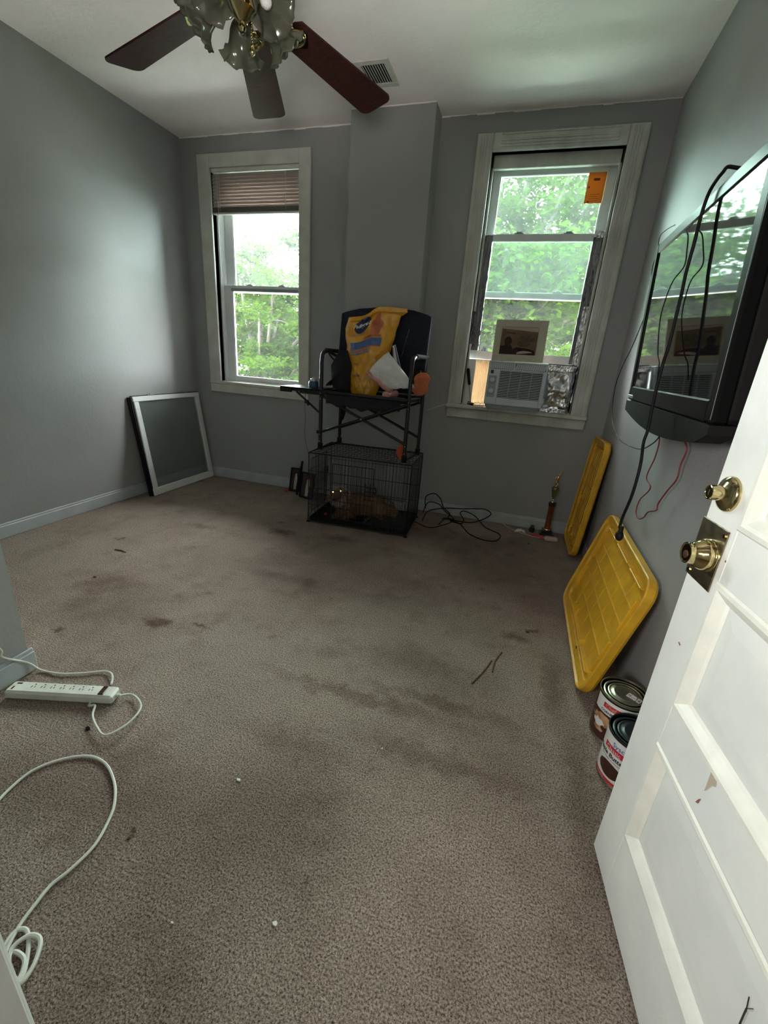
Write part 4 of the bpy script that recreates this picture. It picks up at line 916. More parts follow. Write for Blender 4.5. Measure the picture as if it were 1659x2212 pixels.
flat('photo_area', M['photo_dark'], ell(-.078, .138, .026, .030), .0006, ph); flat('photo_area', M['photo_dark'], [(-.125, iz0), (-.035, iz0), (-.045, .10), (-.065, .118), (-.09, .118), (-.112, .10)], .0007, ph)
flat('photo_area', M['photo_pale'], ell(.045, iz0 + .012, .055, .014, 10, 20, 170) + [(-.01, iz0 + .004)], .0009, ph)
for bl_ in ((-.094, .193), (-.083, .196), (-.074, .192), (-.064, .193), (-.052, .190), (-.042, .190)): flat('photo_writing', M['photo_dark'], ell(bl_[0], bl_[1], .004, .0055, 8), .0006, ph)

# tool leaning in the left corner of the right window
tl = thing('window_tool', (-.38, 3.39, OZ0), 'black handled tool leaning in the left corner of the right window sill', 'tool')
A, B, C_ = Vector((-.437, 3.452, 1.165)), Vector((-.408, 3.425, 1.05)), Vector((-.380, 3.400, .930))
q = MB(); q.tube([A, A.lerp(B, .15), A.lerp(B, .9), B], [.010, .013, .011, .008], 10); q.build('handle', M['rubber'], tl, sm=True)
q = MB(); q.tube([B, C_], .0045, 8); q.build('shaft', M['acgrey'], tl, sm=True)
q = MB(); q.bar(C_ + Vector((-.02, 0, -.008)), C_ + Vector((.022, -.008, -.016)), .024, .020); q.build('head', M['rubber'], tl)
cord('loose_wire', [(-.16, 3.385, .918), (-.245, 3.370, .925), (-.30, 3.375, .930), (-.42, 3.365, .921), (-.50, 3.34, .914), (-.60, 3.30, .885), (-.68, 3.26, .850)], .0018, M['silver'], 'pale stiff wire lying along the right window sill and sticking out to the left', 'wire')
cord('hanging_string', [(-.245, 3.365, .915), (-.246, 3.360, .88), (-.244, 3.392, .79), (-.23, 3.404, .60), (-.205, 3.405, .42), (-.17, 3.404, .25), (-.14, 3.400, .10), (-.115, 3.398, .02), (-.09, 3.37, .006)], .0014, M['acgrey'], 'thin grey cord hanging down the wall below the air conditioner', 'cord')

# ------------------------------------------------------------------ wire dog crate
CM = Matrix.Translation((-1.030, 2.975, 0)) @ Matrix.Rotation(R(3.2), 4, 'Z')
CW, CD, CZ0, CZ1 = .375, .222, .012, .530
cr_ = thing('dog_crate', (-1.03, 2.975, 0), 'black folding wire dog crate on the carpet under the folding chair', 'dog crate')
def cb(): q = MB(); q.M = CM; return q
def wires(q, fn, n0, n1, w0, w1, r=.0016):
    # fn(u, v) on the panel, n0 wires along v, n1 along u
    for k in range(n0): u = w0[0] + (w0[1] - w0[0]) * k / (n0 - 1); q.tube([fn(u, w1[0]), fn(u, w1[1])], r, 5)
    for k in range(n1): v = w1[0] + (w1[1] - w1[0]) * k / (n1 - 1); q.tube([fn(w0[0], v), fn(w0[1], v)], r * 1.35, 5)
def loop(q, pts, r): pts = list(pts); [q.tube([pts[k], pts[(k + 1) % len(pts)]], r, 6) for k in range(len(pts))]
def panel(name, fn, n0, n1, w0, w1):
    q = cb(); loop(q, [fn(w0[0], w1[0]), fn(w0[1], w1[0]), fn(w0[1], w1[1]), fn(w0[0], w1[1])], .0034); p = q.build(name, M['wire'], cr_, sm=True)
    q = cb(); wires(q, fn, n0, n1, w0, w1); q.build('wire_mesh', M['wire'], p, kind='stuff'); return p
panel('front_panel', lambda u, v: (u, -CD, v), 31, 5, (-CW, CW), (CZ0, CZ1 - .004))
panel('back_panel', lambda u, v: (u, CD, v), 31, 5, (-CW, CW), (CZ0, CZ1 - .004))
panel('side_panel', lambda u, v: (-CW, u, v), 17, 5, (-CD, CD), (CZ0, CZ1 - .004))
panel('side_panel', lambda u, v: (CW, u, v), 17, 5, (-CD, CD), (CZ0, CZ1 - .004))
panel('top_panel', lambda u, v: (u, v, CZ1), 19, 9, (-CW, CW), (-CD, CD))
# doors: one on the long front side, one on the left end
for nm, fn, a, c in (('crate_door', lambda u, v: (u, -CD - .007, v), -.19, .115), ('crate_door', lambda u, v: (-CW - .007, u, v), -.15, .15)):
    q = cb(); loop(q, [fn(a, .06), fn(c, .06), fn(c, .47), fn(a, .47)], .0030); d = q.build(nm, M['wire'], cr_, sm=True)
    q = cb(); wires(q, fn, 11, 4, (a, c), (.06, .47)); q.build('wire_mesh', M['wire'], d, kind='stuff')
    q = cb(); e = c - .005
    for z in (.24, .27, .30, .33): q.tube([fn(e - .055, z), fn(e + .02, z)], .0034, 6)
    q.tube([fn(e - .05, .23), fn(e - .05, .36)], .003, 6); q.tube([fn(e - .015, .23), fn(e - .015, .36)], .003, 6); q.tube([fn(e + .018, .285), fn(e + .03, .31), fn(e + .018, .345)], .0045, 6); q.build('latch', M['wire'], d, sm=True)
q = cb(); q.box(-CW + .008, CW - .008, -CD + .008, CD - .008, .006, .012); 
for bx in ((-CW + .008, CW - .008, -CD + .008, -CD + .014), (-CW + .008, CW - .008, CD - .014, CD - .008), (-CW + .008, -CW + .014, -CD + .008, CD - .008), (CW - .014, CW - .008, -CD + .008, CD - .008)): q.box(*bx, .006, .042)
q.build('floor_tray', M['tvmatte'], cr_)
q = cb()
for sx in (-1, 1):
    for sy in (-1, 1): q.box(sx * CW - .012, sx * CW + .012, sy * CD - .012, sy * CD + .012, 0, .010, .003)
q.build('rubber_foot', M['rubber'], cr_)
# blanket heap at the right end
bk = MB(); bk.M = CM
def bf(u, v):
    x = .02 + .335 * u; y = -.19 + .37 * v; e = min(1, 5 * min(u, 1 - u, v, 1 - v))
    return (x, y, .014 + e * (.055 + .045 * mnoise.noise(Vector((x * 11, y * 11, 1))) + .015 * mnoise.noise(Vector((x * 30, y * 30, 4)))))
bk.grid(bf, 26, 26); bk.build('blanket', M['blackfab'], sm=True, label='dark crumpled blanket on the tray of the wire crate', cat='blanket')

# ------------------------------------------------------------------ dog
DX, DY = -1.03, 2.97
def skin(name, pts, edges, rads, root, m, parent, sub=2):
    me = bpy.data.meshes.new(name); inv = WM[parent.name].inverted(); me.from_pydata([tuple(inv @ Vector(p)) for p in pts], edges, []); me.materials.append(m)
    o = bpy.data.objects.new(name, me); COL.objects.link(o); o.parent = parent; WM[o.name] = WM[parent.name]
    md = o.modifiers.new('s', 'SKIN'); md.use_smooth_shade = True
    for k, r in enumerate(rads):
        sv = me.skin_vertices[0].data[k]; sv.radius = (r, r) if not isinstance(r, tuple) else r; sv.use_root = (k == root)
    s = o.modifiers.new('b', 'SUBSURF'); s.levels = s.render_levels = sub; return o
dog = thing('dog', (DX, DY, .014), 'small shaggy tan dog lying in the wire crate with shining eyes', 'dog')
HP = Vector((-1.218, 2.885, .204))
pts = [(-1.00, 3.02, .115), (-1.10, 3.00, .120), (-1.18, 2.965, .135), (-1.205, 2.93, .172), (-1.216, 2.90, .207), (-1.216, 2.845, .186), (-1.216, 2.812, .178),
       (-.90, 3.03, .112), (-.83, 3.02, .098), (-.80, 2.96, .055), (-.81, 2.90, .035),
       (-1.19, 2.90, .085), (-1.20, 2.87, .040), (-1.24, 2.815, .030), (-1.13, 2.91, .080), (-1.12, 2.87, .038), (-1.15, 2.810, .030),
       (-.86, 2.93, .080), (-.93, 2.90, .042), (-.98, 2.86, .030), (-.90, 2.835, .028)]
edges = [(0, 1), (1, 2), (2, 3), (3, 4), (4, 5), (5, 6), (0, 7), (7, 8), (8, 9), (9, 10), (2, 11), (11, 12), (12, 13), (1, 14), (14, 15), (15, 16), (7, 17), (17, 18), (18, 19), (19, 20)]
rads = [.088, .088, .080, .060, .064, .034, .022, .090, .045, .022, .014, .036, .022, .019, .036, .022, .019, .048, .028, .020, .018]
body = skin('body', pts, edges, rads, 0, M['fur'], dog)
for sx in (-1, 1):
    q = MB(); c = HP + Vector((sx * .052, .006, .018)); vs = []
    q.grid(lambda u, v: (c.x + sx * (.004 + .020 * math.sin(v * 1.6)) + .004 * sx * (u - .5), c.y + (u - .5) * .055 * (1 - .5 * abs(v - .35)), c.z - v * .078 + .012 * math.sin(u * 3.1)), 5, 7)
    ear = q.build('ear', M['fur'], dog, sm=True); md = ear.modifiers.new('t', 'SOLIDIFY'); md.thickness = .008
q = MB(); q.ball((-1.216, 2.789, .186), .0105, 12, 8, (1.15, .8, .8)); q.build('nose', M['nose'], dog, sm=True)
q = MB(); q.tube([(-1.230, 2.797, .164), (-1.216, 2.792, .168), (-1.202, 2.797, .164)], .002, 6); q.build('mouth', M['nose'], dog)
eyes = []
for k, p in enumerate([(-1.2454, 2.8420, 0.2275), (-1.1847, 2.8420, 0.2445)]):
    p = Vector(p); v = (Vector((0, 0, 1.2)) - p).normalized()
    q = MB(); q.ball(p - v * .006, .0088, 12, 8); q.build('eye', M['nose'], dog, sm=True)
    q = MB(); EM = Matrix.Translation(p + v * .0030) @ v.to_track_quat('Z', 'Y').to_matrix().to_4x4(); q.lathe([(.0066, -.001), (.0064, .0016), (.0001, .0016)], 16, EM); q.build('eye_shine_disc', M['eye'], dog, sm=True)  # metal disc turned to the camera, imitates light returned by the eye
rng = np.random.default_rng(7); HB = {0: ([], []), 1: ([], [])}; EP = [Vector(p) for p in [(-1.2454, 2.8420, 0.2275), (-1.1847, 2.8420, 0.2445)]]
segs = [(pts[a], pts[c], rads[a], rads[c]) for a, c in edges]; wts = np.array([(Vector(a) - Vector(b_)).length * (ra + rb) for a, b_, ra, rb in segs]); wts[3:6] *= 2.6; wts /= wts.sum()
for k in range(11000):
    a, b_, ra, rb = segs[rng.choice(len(segs), p=wts)]; t = rng.uniform(0, 1); c = Vector(a).lerp(Vector(b_), t); r = ra + (rb - ra) * t
    d = Vector(rng.normal(size=3)); ax = (Vector(b_) - Vector(a)).normalized(); d -= ax * d.dot(ax) * .8; d.normalize()
    if c.y < 2.87 and c.z > .15 and d.z > -.1: continue
    p = c + d * r * .86; L = rng.uniform(.018, .036) * (1.25 if c.z > .15 else 1)
    tip = p + d * L * .75 + Vector((rng.normal() * .008, rng.normal() * .008, -L * .55)); mid = p.lerp(tip, .5) + d * L * .18; w = d.cross(Vector(rng.normal(size=3))).normalized() * .0016
    if tip.z < .016 or any(math.hypot(tip.x - e_.x, tip.z - e_.z) < .016 and tip.y < 2.88 for e_ in EP): continue
    vs, fs = HB[1 if (c.x < -1.165 and c.z > .135) else 0]; o = len(vs); vs += [p - w, p + w, mid + w * .8, mid - w * .8, tip]; fs += [(o, o + 1, o + 2, o + 3), (o + 3, o + 2, o + 4)]
for hk, hm, hn in ((0, 'furbody', 'body_coat'), (1, 'furtip', 'head_coat')): q = MB(); q.v, q.f = HB[hk]; q.mi = [0] * len(q.f); q.build(hn, M[hm], dog, kind='stuff')
q = MB(); q.M = Matrix.Identity(4); q.ball((-1.318, 2.88, .025), .011, 12, 8); q.build('toy_ball', M['red'], sm=True, label='tiny pink ball on the crate tray in front of the dog', cat='toy')

# ------------------------------------------------------------------ folding director's chair standing on the crate
FL, FR, BL, BR = Vector((-1.372, 2.872, .533)), Vector((-.712, 2.812, .533)), Vector((-1.345, 3.165, .533)), Vector((-.690, 3.118, .533))
ch = thing('folding_chair', ((FL + BR) / 2).to_tuple()[:2] + (.533,), 'black folding director chair with side table, standing on the wire dog crate', 'chair')
Z = Vector((0, 0, 1)); AT = 1.215
def legp(q, a, c, r=.0135): q.tube([a, c], r, 12)
for nm, F_, B_, s in (('leg', FL, BL, -1), ('leg', FR, BR, 1)):
    # front leg rises and bends back into the arm, then drops to the rear leg
    f0 = F_ + Z * .012; b0 = B_ + Z * .012; dF = (B_ - F_).normalized()
    q = MB(); q.tube([f0, F_ + Z * (AT - .533 - .07)] + smooth([F_ + Z * (AT - .533 - .07), F_ + Z * (AT - .533 - .02) + dF * .012, F_ + Z * (AT - .533) + dF * .05], 5)[1:] + [F_ + dF * .12 + Z * (AT - .533)], .0135, 12); q.build('front_leg', M['blackmetal'], ch, sm=True)
    q = MB(); q.tube([b0, B_ + Z * (AT - .533 + .005)], .0125, 12); q.build('rear_leg', M['blackmetal'], ch, sm=True)
    q = MB(); q.tube([F_ + dF * .06 + Z * (AT - .533 + .006), B_ + dF * .01 + Z * (AT - .533 + .006)], .0185, 12, flat=.75); q.build('arm_rest', M['blackfab'], ch, sm=True)
    q = MB(); q.tube([F_ + Z * .008 - dF * .012, B_ + Z * .008 + dF * .012], .0095, 10); q.build('foot_bar', M['blackmetal'], ch, sm=True)
    for p in (F_, B_): MB().tube([p, p + Z * .045], .0185, 12).build('foot_cap', M['rubber'], ch, sm=True)
    q = MB()
    for p in (F_,):
        for z in (.06, .11, .36, .40): q.ball(p + Vector((0, -.0135, z)), .0032, 8, 5)
    q.build('rivet', M['silver'], ch, sm=True, kind='stuff')
SZ = .945
# scissor bars, front pair and back pair
for A_, B_, yo in ((FL, FR, -.018), (BL, BR, .018)):
    o = Vector((0, yo, 0))
    q = MB(); q.tube([A_ + o + Z * .125, B_ + o + Z * (SZ - .533 - .025)], .0092, 10); q.build('cross_bar', M['blackmetal'], ch, sm=True)
    q = MB(); q.tube([B_ + o * .4 + Z * .125, A_ + o * .4 + Z * (SZ - .533 - .025)], .0092, 10); q.build('cross_bar', M['blackmetal'], ch, sm=True)
    m_ = (A_ + B_) / 2 + o * .7 + Z * ((.125 + SZ - .533 - .025) / 2); q = MB(); q.tube([m_ - Vector((0, .014, 0)), m_ + Vector((0, .014, 0))], .0055, 10); q.build('rivet', M['silver'], ch, sm=True)
q = MB(); e1, e2 = FL + Vector((-.018, -.02, .127)), FL + Vector((.02, -.02, .133)); q.tube([e1, e2], .013, 12); q.build('bar_end', M['blackmetal'], ch, sm=True)
# seat
def quadp(u, v): return (FL.lerp(FR, u)).lerp(BL.lerp(BR, u), v)
q = MB(); q.grid(lambda u, v: tuple(quadp(.03 + .94 * u, -.06 + 1.1 * v) + Z * (SZ - .533 - .022 * math.sin(math.pi * u) + .006 * mnoise.noise(Vector((u * 6, v * 6, 0))))), 24, 14); s_ = q.build('seat', M['blackfab'], ch, sm=True); md = s_.modifiers.new('t', 'SOLIDIFY'); md.thickness = .022; md.offset = -1
q = MB()
for v in (-.05, 1.0): q.tube([quadp(0.0, v) + Z * (SZ - .533), quadp(1, v) + Z * (SZ - .533)], .011, 10)
q.tube([quadp(.03, -.05) + Z * (SZ - .533), quadp(.03, 1) + Z * (SZ - .533)], .011, 10); q.tube([quadp(.97, -.05) + Z * (SZ - .533), quadp(.97, 1) + Z * (SZ - .533)], .011, 10)
q.build('seat_frame', M['blackmetal'], ch, sm=True)
q = MB(); q.grid(lambda u, v: tuple(quadp(.08 + .84 * u, -.075) + Z * (SZ - .533 - .015 - .060 * v * (1 + .5 * mnoise.noise(Vector((u * 9, 2, 0)))) - .018 * math.sin(math.pi * u))), 26, 4); o = q.build('seat_skirt', M['blackfab'], ch, sm=True); md = o.modifiers.new('t', 'SOLIDIFY'); md.thickness = .006
# back posts and panel
for B_, s in ((BL, 1), (BR, -1)):
    q = MB(); q.tube([B_ + Vector((s * .018, -.02, SZ - .533 - .03)), B_ + Vector((s * .014, .005, .68)), B_ + Vector((s * .012, .012, .93))], .0115, 10); q.build('back_post', M['blackmetal'], ch, sm=True)
b0, b1 = BL + Vector((-.008, -.012, 0)), BR + Vector((.012, -.012, 0))
def bk_(u, v):
    p = b0.lerp(b1, u); zt = 1.475 + .055 * math.sin(math.pi * u) ** .7; z0_ = 1.13 + .012 * math.sin(math.pi * u); z = z0_ + (zt - z0_) * v
    return (p.x, p.y + .045 * math.sin(math.pi * u) - .03 + .05 * v, z + .004 * mnoise.noise(Vector((u * 8, v * 5, 1))))
q = MB(); q.grid(bk_, 26, 12); o = q.build('backrest', M['navyfab'], ch, sm=True); md = o.modifiers.new('t', 'SOLIDIFY'); md.thickness = .024
q = MB(); q.grid(lambda u, v: (b0.lerp(b1, .06 + .88 * u).x, b0.lerp(b1, u).y - .02, .97 + .17 * v), 6, 4); o = q.build('back_flap', M['blackfab'], ch, sm=True); md = o.modifiers.new('t', 'SOLIDIFY'); md.thickness = .006
q = MB()
for k in range(2): q.tube(smooth([(-0.8226, 3.0850, 1.3917), (-0.8420, 3.0850, 1.3139), (-0.8602, 3.0850, 1.2161)], 5), .0012, 5)
q.build('strap', M['silver'], ch)
# organiser pouch hanging by the left arm
def pouch(u, v):
    a = u * 2 * math.pi; w = (.060 + .02 * math.sin(math.pi * v)) * (1 + .08 * mnoise.noise(Vector((math.cos(a), math.sin(a), v * 4))))
    cx = -1.272 + .03 * v * 0; z = .965 + .265 * v; taper = 1 - .55 * max(0, v - .6) / .4
    return (cx + w * math.cos(a) * taper * 1.05, 3.015 + .085 * math.sin(a) * taper, z)
q = MB(); q.grid(pouch, 24, 10); q.add([pouch(k / 24, 1) for k in range(24)], [tuple(range(24))]); q.add([pouch(k / 24, 0) for k in range(24)], [tuple(range(24))]); q.build('pouch', M['blackfab'], ch, sm=True)
q = MB(); q.grid(lambda u, v: (-1.36 + .10 * u, 2.915 + .10 * v + .01 * u, .985 + .085 * u ** .8 + .05 * v * u), 8, 6); o = q.build('pouch_flap', M['tvplastic'], ch, sm=True); md = o.modifiers.new('t', 'SOLIDIFY'); md.thickness = .004
q = MB(); q.tube(smooth([(-1.352, 2.95, 1.215), (-1.318, 3.0, 1.19), (-1.29, 3.05, 1.20), (-1.26, 3.07, 1.23)], 6), .010, 8); q.tube(smooth([(-1.350, 2.94, 1.20), (-1.325, 2.98, 1.16), (-1.30, 3.02, 1.165)], 6), .006, 8); q.build('strap', M['blackfab'], ch, sm=True)
q = MB(); q.tube(smooth([(-1.335, 3.13, .93), (-1.300, 3.10, .90), (-1.30, 3.12, .80), (-1.335, 3.15, .70), (-1.340, 3.16, .60)], 6), [.020] * 13 + [.022] * 4 + [.012] * 8, 8, flat=.6); q.build('folded_strap', M['blackfab'], ch, sm=True)
# side table on the left arm
q = MB(); q.prism([(-1.715, 2.895), (-1.700, 2.880), (-1.40, 2.870), (-1.392, 2.885), (-1.392, 3.12), (-1.405, 3.135), (-1.685, 3.125), (-1.700, 3.11)], .944, .956, 2); q.build('side_table', M['tvplastic'], ch)
q = MB(); q.prism([(-1.715, 2.895), (-1.700, 2.882), (-1.62, 2.88), (-1.62, 2.90), (-1.70, 2.915)], .918, .944, 2); q.box(-1.66, -1.40, 2.905, 2.925, .928, .944, .002); q.box(-1.56, -1.40, 2.90, 2.96, .915, .930, .002); q.build('table_bracket', M['blackmetal'], ch)
q = MB(); q.tube([(-1.585, 2.905, .925), (-1.38, 2.88, .79)], .0075, 8); q.tube([(-1.49, 2.892, .862), (-1.49, 2.872, .862)], .013, 10); q.tube([(-1.49, 2.885, .862), (-1.475, 2.885, .838)], .010, 8); q.build('table_brace', M['blackmetal'], ch, sm=True)
# jar on the side table
jr = thing('jar', (-1.487, 2.98, .956), 'small dark blue jar with a grey cap on the side table of the chair', 'jar')
q = MB(); q.lathe([(.001, 0), (.033, 0), (.035, .004), (.035, .040), (.030, .047), (.001, .048)], 24, Matrix.Translation((-1.487, 2.98, .956))); q.build('jar_body', M['jar'], jr, sm=True)
q = MB(); q.lathe([(.024, .047), (.024, .060), (.020, .064), (.009, .066), (.009, .076), (.001, .077)], 20, Matrix.Translation((-1.487, 2.98, .956))); q.build('cap', M['jarcap'], jr, sm=True)
cord('hanging_wire', [(-1.5250, 2.9300, 0.9136), (-1.5319, 2.9300, 0.8301), (-1.5235, 2.9300, 0.7295), (-1.5304, 2.9300, 0.6251), (-1.5181, 2.9300, 0.5456), (-1.4898, 2.9300, 0.4526)], .0016, M['darkred'], 'thin dark purple wire hanging from the side table of the chair down to the crate')

# ------------------------------------------------------------------ pet food bag leaning on the chair back
bagL = [(0, -1.195), (.15, -1.215), (.35, -1.245), (.5, -1.262), (.7, -1.285), (.85, -1.302), (1, -1.285)]
bagR = [(0, -1.010), (.15, -.985), (.35, -.965), (.5, -.945), (.7, -.920), (.85, -.905), (1, -.885)]
def lin(T_, v):
    for (a, x), (c, y) in zip(T_[:-1], T_[1:]):
        if v <= c: return x + (y - x) * (v - a) / (c - a)
    return T_[-1][1]
def bagS(u, v, off=0.0):
    x = lin(bagL, v) * (1 - u) + lin(bagR, v) * u
    zt = 1.452 + .010 * math.sin(u * 3) + .068 * (1 / (1 + math.exp(-(u - .48) * 16)))
    z = .930 + (zt - .930) * v
    e = math.sin(math.pi * min(max(u, 0), 1)) ** .6
    bul = .055 * e * (math.sin(math.pi * min(1, v * 1.06)) ** .5 if v < .94 else .45)
    wr = .010 * mnoise.noise(Vector((u * 5, v * 9, 3))) + .006 * mnoise.noise(Vector((u * 14 + v * 6, v * 12, 8)))
    y = 2.975 + .115 * v + .03 * (1 - e) - bul - wr * (0.4 + e)
    return Vector((x + .006 * mnoise.noise(Vector((v * 10, u * 2, 4))), y - off, z))
bag = thing('pet_food_bag', (-1.10, 3.0, .93), 'shiny yellow pet food bag with a navy emblem leaning on the chair back', 'bag')
q = MB(); q.grid(lambda u, v: tuple(bagS(u, v)), 40, 60)
q.grid(lambda u, v: tuple(Vector((bagS(u, v).x, bagS(0, v).y * (1 - u) + bagS(1, v).y * u + .018 * math.sin(math.pi * u), bagS(u, v).z))), 12, 60)
q.build('bag_body', M['bagY'], bag, sm=True)
q = MB(); q.add([bagS(.86, .955, .002), bagS(1, .93, .002), bagS(1, 1, .004) + Vector((.030, -.004, .002)), bagS(1, 1, .004) + Vector((.034, -.01, -.022)), bagS(1, .93, .006) + Vector((.012, -.008, -.004)), bagS(.8, 1, .003)], [(0, 1, 4, 3), (0, 3, 2, 5)])
o = q.build('folded_corner', M['bagY'], bag); md = o.modifiers.new('t', 'SOLIDIFY'); md.thickness = .003
def bpatch(name, m, u0, u1, v0, v1, nu=24, nv=8, off=.0018): q = MB(); q.grid(lambda u, v: tuple(bagS(u0 + (u1 - u0) * u, v0 + (v1 - v0) * v, off)), nu, nv); return q.build(name, m, bag, sm=True)
def bdisc(name, m, cu_, cv_, ru, rv, off=.002, wob=0):
    q = MB(); n = 30; vs = [bagS(cu_, cv_, off)]; fs = [(0, 1 + k, 1 + (k + 1) % n) for k in range(n)]
    for s in (.33, .66, 1.0):
        for k in range(n): a = 2 * math.pi * k / n; w = 1 + wob * math.sin(5 * a) ; vs.append(bagS(cu_ + ru * s * w * math.cos(a), cv_ + rv * s * w * math.sin(a), off))
    for s in (0, 1): fs += [(1 + s * n + k, 1 + s * n + (k + 1) % n, 1 + (s + 1) * n + (k + 1) % n, 1 + (s + 1) * n + k) for k in range(n)]
    q.add(vs, fs); return q.build(name, m, bag, sm=True)
def btext(body, u0, v0, w, h, m, bold=.01, off=.0035, parent=None):
    v, f = text_geo(body, 1.0, bold); xm = max(p[0] for p in v); ym = max(p[1] for p in v); q = MB(); q.add([bagS(u0 + w * p[0] / xm, v0 + h * p[1] / ym, off) for p in v], f); q.build('lettering', m, parent or bag)
em = bdisc('emblem', M['bagnavy'], .37, .865, .150, .098)
btext('Pedigree', .215, .840, .32, .050, M['lwhite'], .02, .004)
bpatch('printed_banner', M['bagblue'], .14, .80, .580, .665); bpatch('printed_band', M['bagred'], .15, .80, .570, .580, off=.002); bpatch('printed_band', M['bagmauve'], .17, .62, .535, .565, nv=4); bpatch('printed_band', M['baggrey'], .19, .62, .505, .528, nv=4)
btext('COMPLETE', .24, .600, .42, .038, M['lblue'], .02)
for du, dv, ru, rv, wob in ((.66, .79, .105, .105, .1), (.66, .885, .045, .045, .1)): bdisc('printed_picture', M['bagred'], du, dv, ru, rv, .0022, wob)
bpatch('printed_picture', M['bagred'], .45, .78, .675, .700, nv=4, off=.0024)
btext('High Protein', .20, .745, .26, .030, M['bagmauve']); btext('ADULT', .26, .385, .15, .026, M['bagnavy']); btext('with real chicken', .20, .245, .22, .03, M['bagnavy'])
# plastic sleeve with blue and red print beside the bag
q = MB(); q.grid(lambda u, v: (lerp2((-.945, -.895), (-.915, -.860), u, v), 3.02 + .05 * v - .006 * math.sin(6 * u), 1.13 + .16 * v), 6, 8) if False else q.prism([(-.905, 1.13), (-.850, 1.13), (-.905, 1.29), (-.925, 1.28)], 3.055, 3.062, 1)
sl = q.build('plastic_sleeve', M['lwhite'], label='thin printed plastic sleeve tucked behind the yellow bag on the right', cat='packet')
q = MB(); q.prism([(-.868, 1.131), (-.853, 1.131), (-.906, 1.286), (-.911, 1.282)], 3.053, 3.055, 1); q.build('printed_band', M['bagblue'], sl)
q = MB(); q.prism([(-.903, 1.131), (-.897, 1.131), (-.918, 1.27), (-.922, 1.27)], 3.053, 3.055, 1); q.build('printed_band', M['lred'], sl)
# white pad draped over the right of the seat
def pad(pix, y0, y1, name, m, lab, cat, th=.012, seed=0, sub=26):
    P_ = [Vector(p) for p in pix]
    def fn(u, v):
        p = (P_[0].lerp(P_[1], u)).lerp(P_[3].lerp(P_[2], u), v); e = math.sin(math.pi * u) * math.sin(math.pi * v)
        w = Vector((mnoise.noise(Vector((u * 3, v * 3, seed))) * .012, 0, mnoise.noise(Vector((u * 3, v * 3, seed + 5))) * .012)) if (u in (0, 1) or v in (0, 1)) else Vector((0, 0, 0))
        return tuple(p + Vector((0, -.030 * e + .012 * mnoise.noise(Vector((u * 4, v * 4, seed + 2))), 0)) + w)
    q = MB(); q.grid(fn, sub, sub); o = q.build(name, m, label=lab, cat=cat, sm=True); md = o.modifiers.new('t', 'SOLIDIFY'); md.thickness = th; md.offset = 1; return o
pad([*[(-1.0180, 2.8600, 1.1099), (-0.8830, 2.8600, 1.0075), (-0.6926, 2.8600, 1.0267)], [(-0.9247, 2.9600, 1.2327)][0]], 0, 0, 'folded_pad', M['cloth'], 'white pad draped over the chair seat in front of the yellow bag', 'pad', seed=1)
pad([*[(-1.0331, 2.8680, 1.0938), (-0.8911, 2.8680, 0.9944), (-0.8390, 2.8680, 0.9959)], [(-1.0228, 2.9000, 1.1183)][0]], 0, 0, 'folded_towel', M['clothpink'], 'pink towel edge showing under the white pad on the chair', 'towel', th=.010, seed=4, sub=12)
q = MB(); q.grid(lambda u, v: (-.672 + (.058 + .010 * math.sin(3 * math.pi * v)) * math.cos(2 * math.pi * u) * (math.sin(math.pi * (.06 + .9 * v)) ** .55) + .018 * (v - .5), 2.94 + .022 * math.sin(2 * math.pi * u) * (math.sin(math.pi * (.06 + .9 * v)) ** .55), .975 + .150 * v), 24, 14)
q.build('oven_mitt', M['orange'], sm=True, label='orange fabric mitt hanging off the right side of the chair seat', cat='mitt')
q = MB(); q.tube([(-.885, 2.845, .965), (-.885, 2.90, .968), (-.86, 3.0, .968)], .024, 16); q.tube([(-.885, 2.842, .965), (-.885, 2.846, .965)], .012, 12); q.build('rolled_cloth', M['clothpink'], sm=True, label='small pink rolled cloth lying on the right front of the chair seat', cat='cloth')
q = MB(); cc = Vector((-.752, 2.885, .588)); q.grid(lambda u, v: (cc.x + .040 * (.3 + .7 * math.sin(math.pi * v)) * math.cos(2 * math.pi * u), cc.y + .014 * math.sin(2 * math.pi * u), cc.z - .054 + .108 * v), 20, 10)
q.build('orange_glove', M['orangered'], sm=True, label='red-orange cloth bundle on top of the crate behind the right chair leg', cat='cloth')

# ------------------------------------------------------------------ small things by the walls
tr = thing('trophy', (.335, 3.335, 0), 'tall trophy with a brown column and green cup by the back wall', 'trophy')
TT = Matrix.Translation((.335, 3.335, 0))
def tz(prof, name, m, seg=20, box=None):
    q = MB(); q.M = TT
    if prof: q.lathe(prof, seg)
    if box:
        for b__ in box: q.box(*b__)
    return q.build(name, m, tr, sm=bool(prof))
tz(None, 'base', M['marble'], box=[(-.052, .052, -.04, .04, 0, .018, .003), (-.036, .036, -.030, .030, .018, .045, .004)])
tz([(.028, .045), (.026, .052), (.018, .056), (.001, .057)], 'collar', M['gold'], 18)
tz([(.001, .055), (.024, .056), (.0215, .066), (.0215, .232), (.001, .233)], 'column', M['wood'], 12)
tz([(.001, .232), (.026, .233), (.026, .262), (.001, .263)], 'column_cap', M['marble'], 16)
tz([(.001, .262), (.012, .264), (.007, .272), (.009, .282), (.006, .290), (.001, .292)], 'stem', M['gold'], 16)
tz([(.001, .288), (.007, .290), (.014, .312), (.022, .342), (.0265, .366), (.024, .380), (.016, .388), (.001, .390)], 'cup', M['green'], 20)
q = MB(); q.M = TT; q.lathe([(.001, .388), (.012, .390), (.006, .397), (.001, .398)], 14)
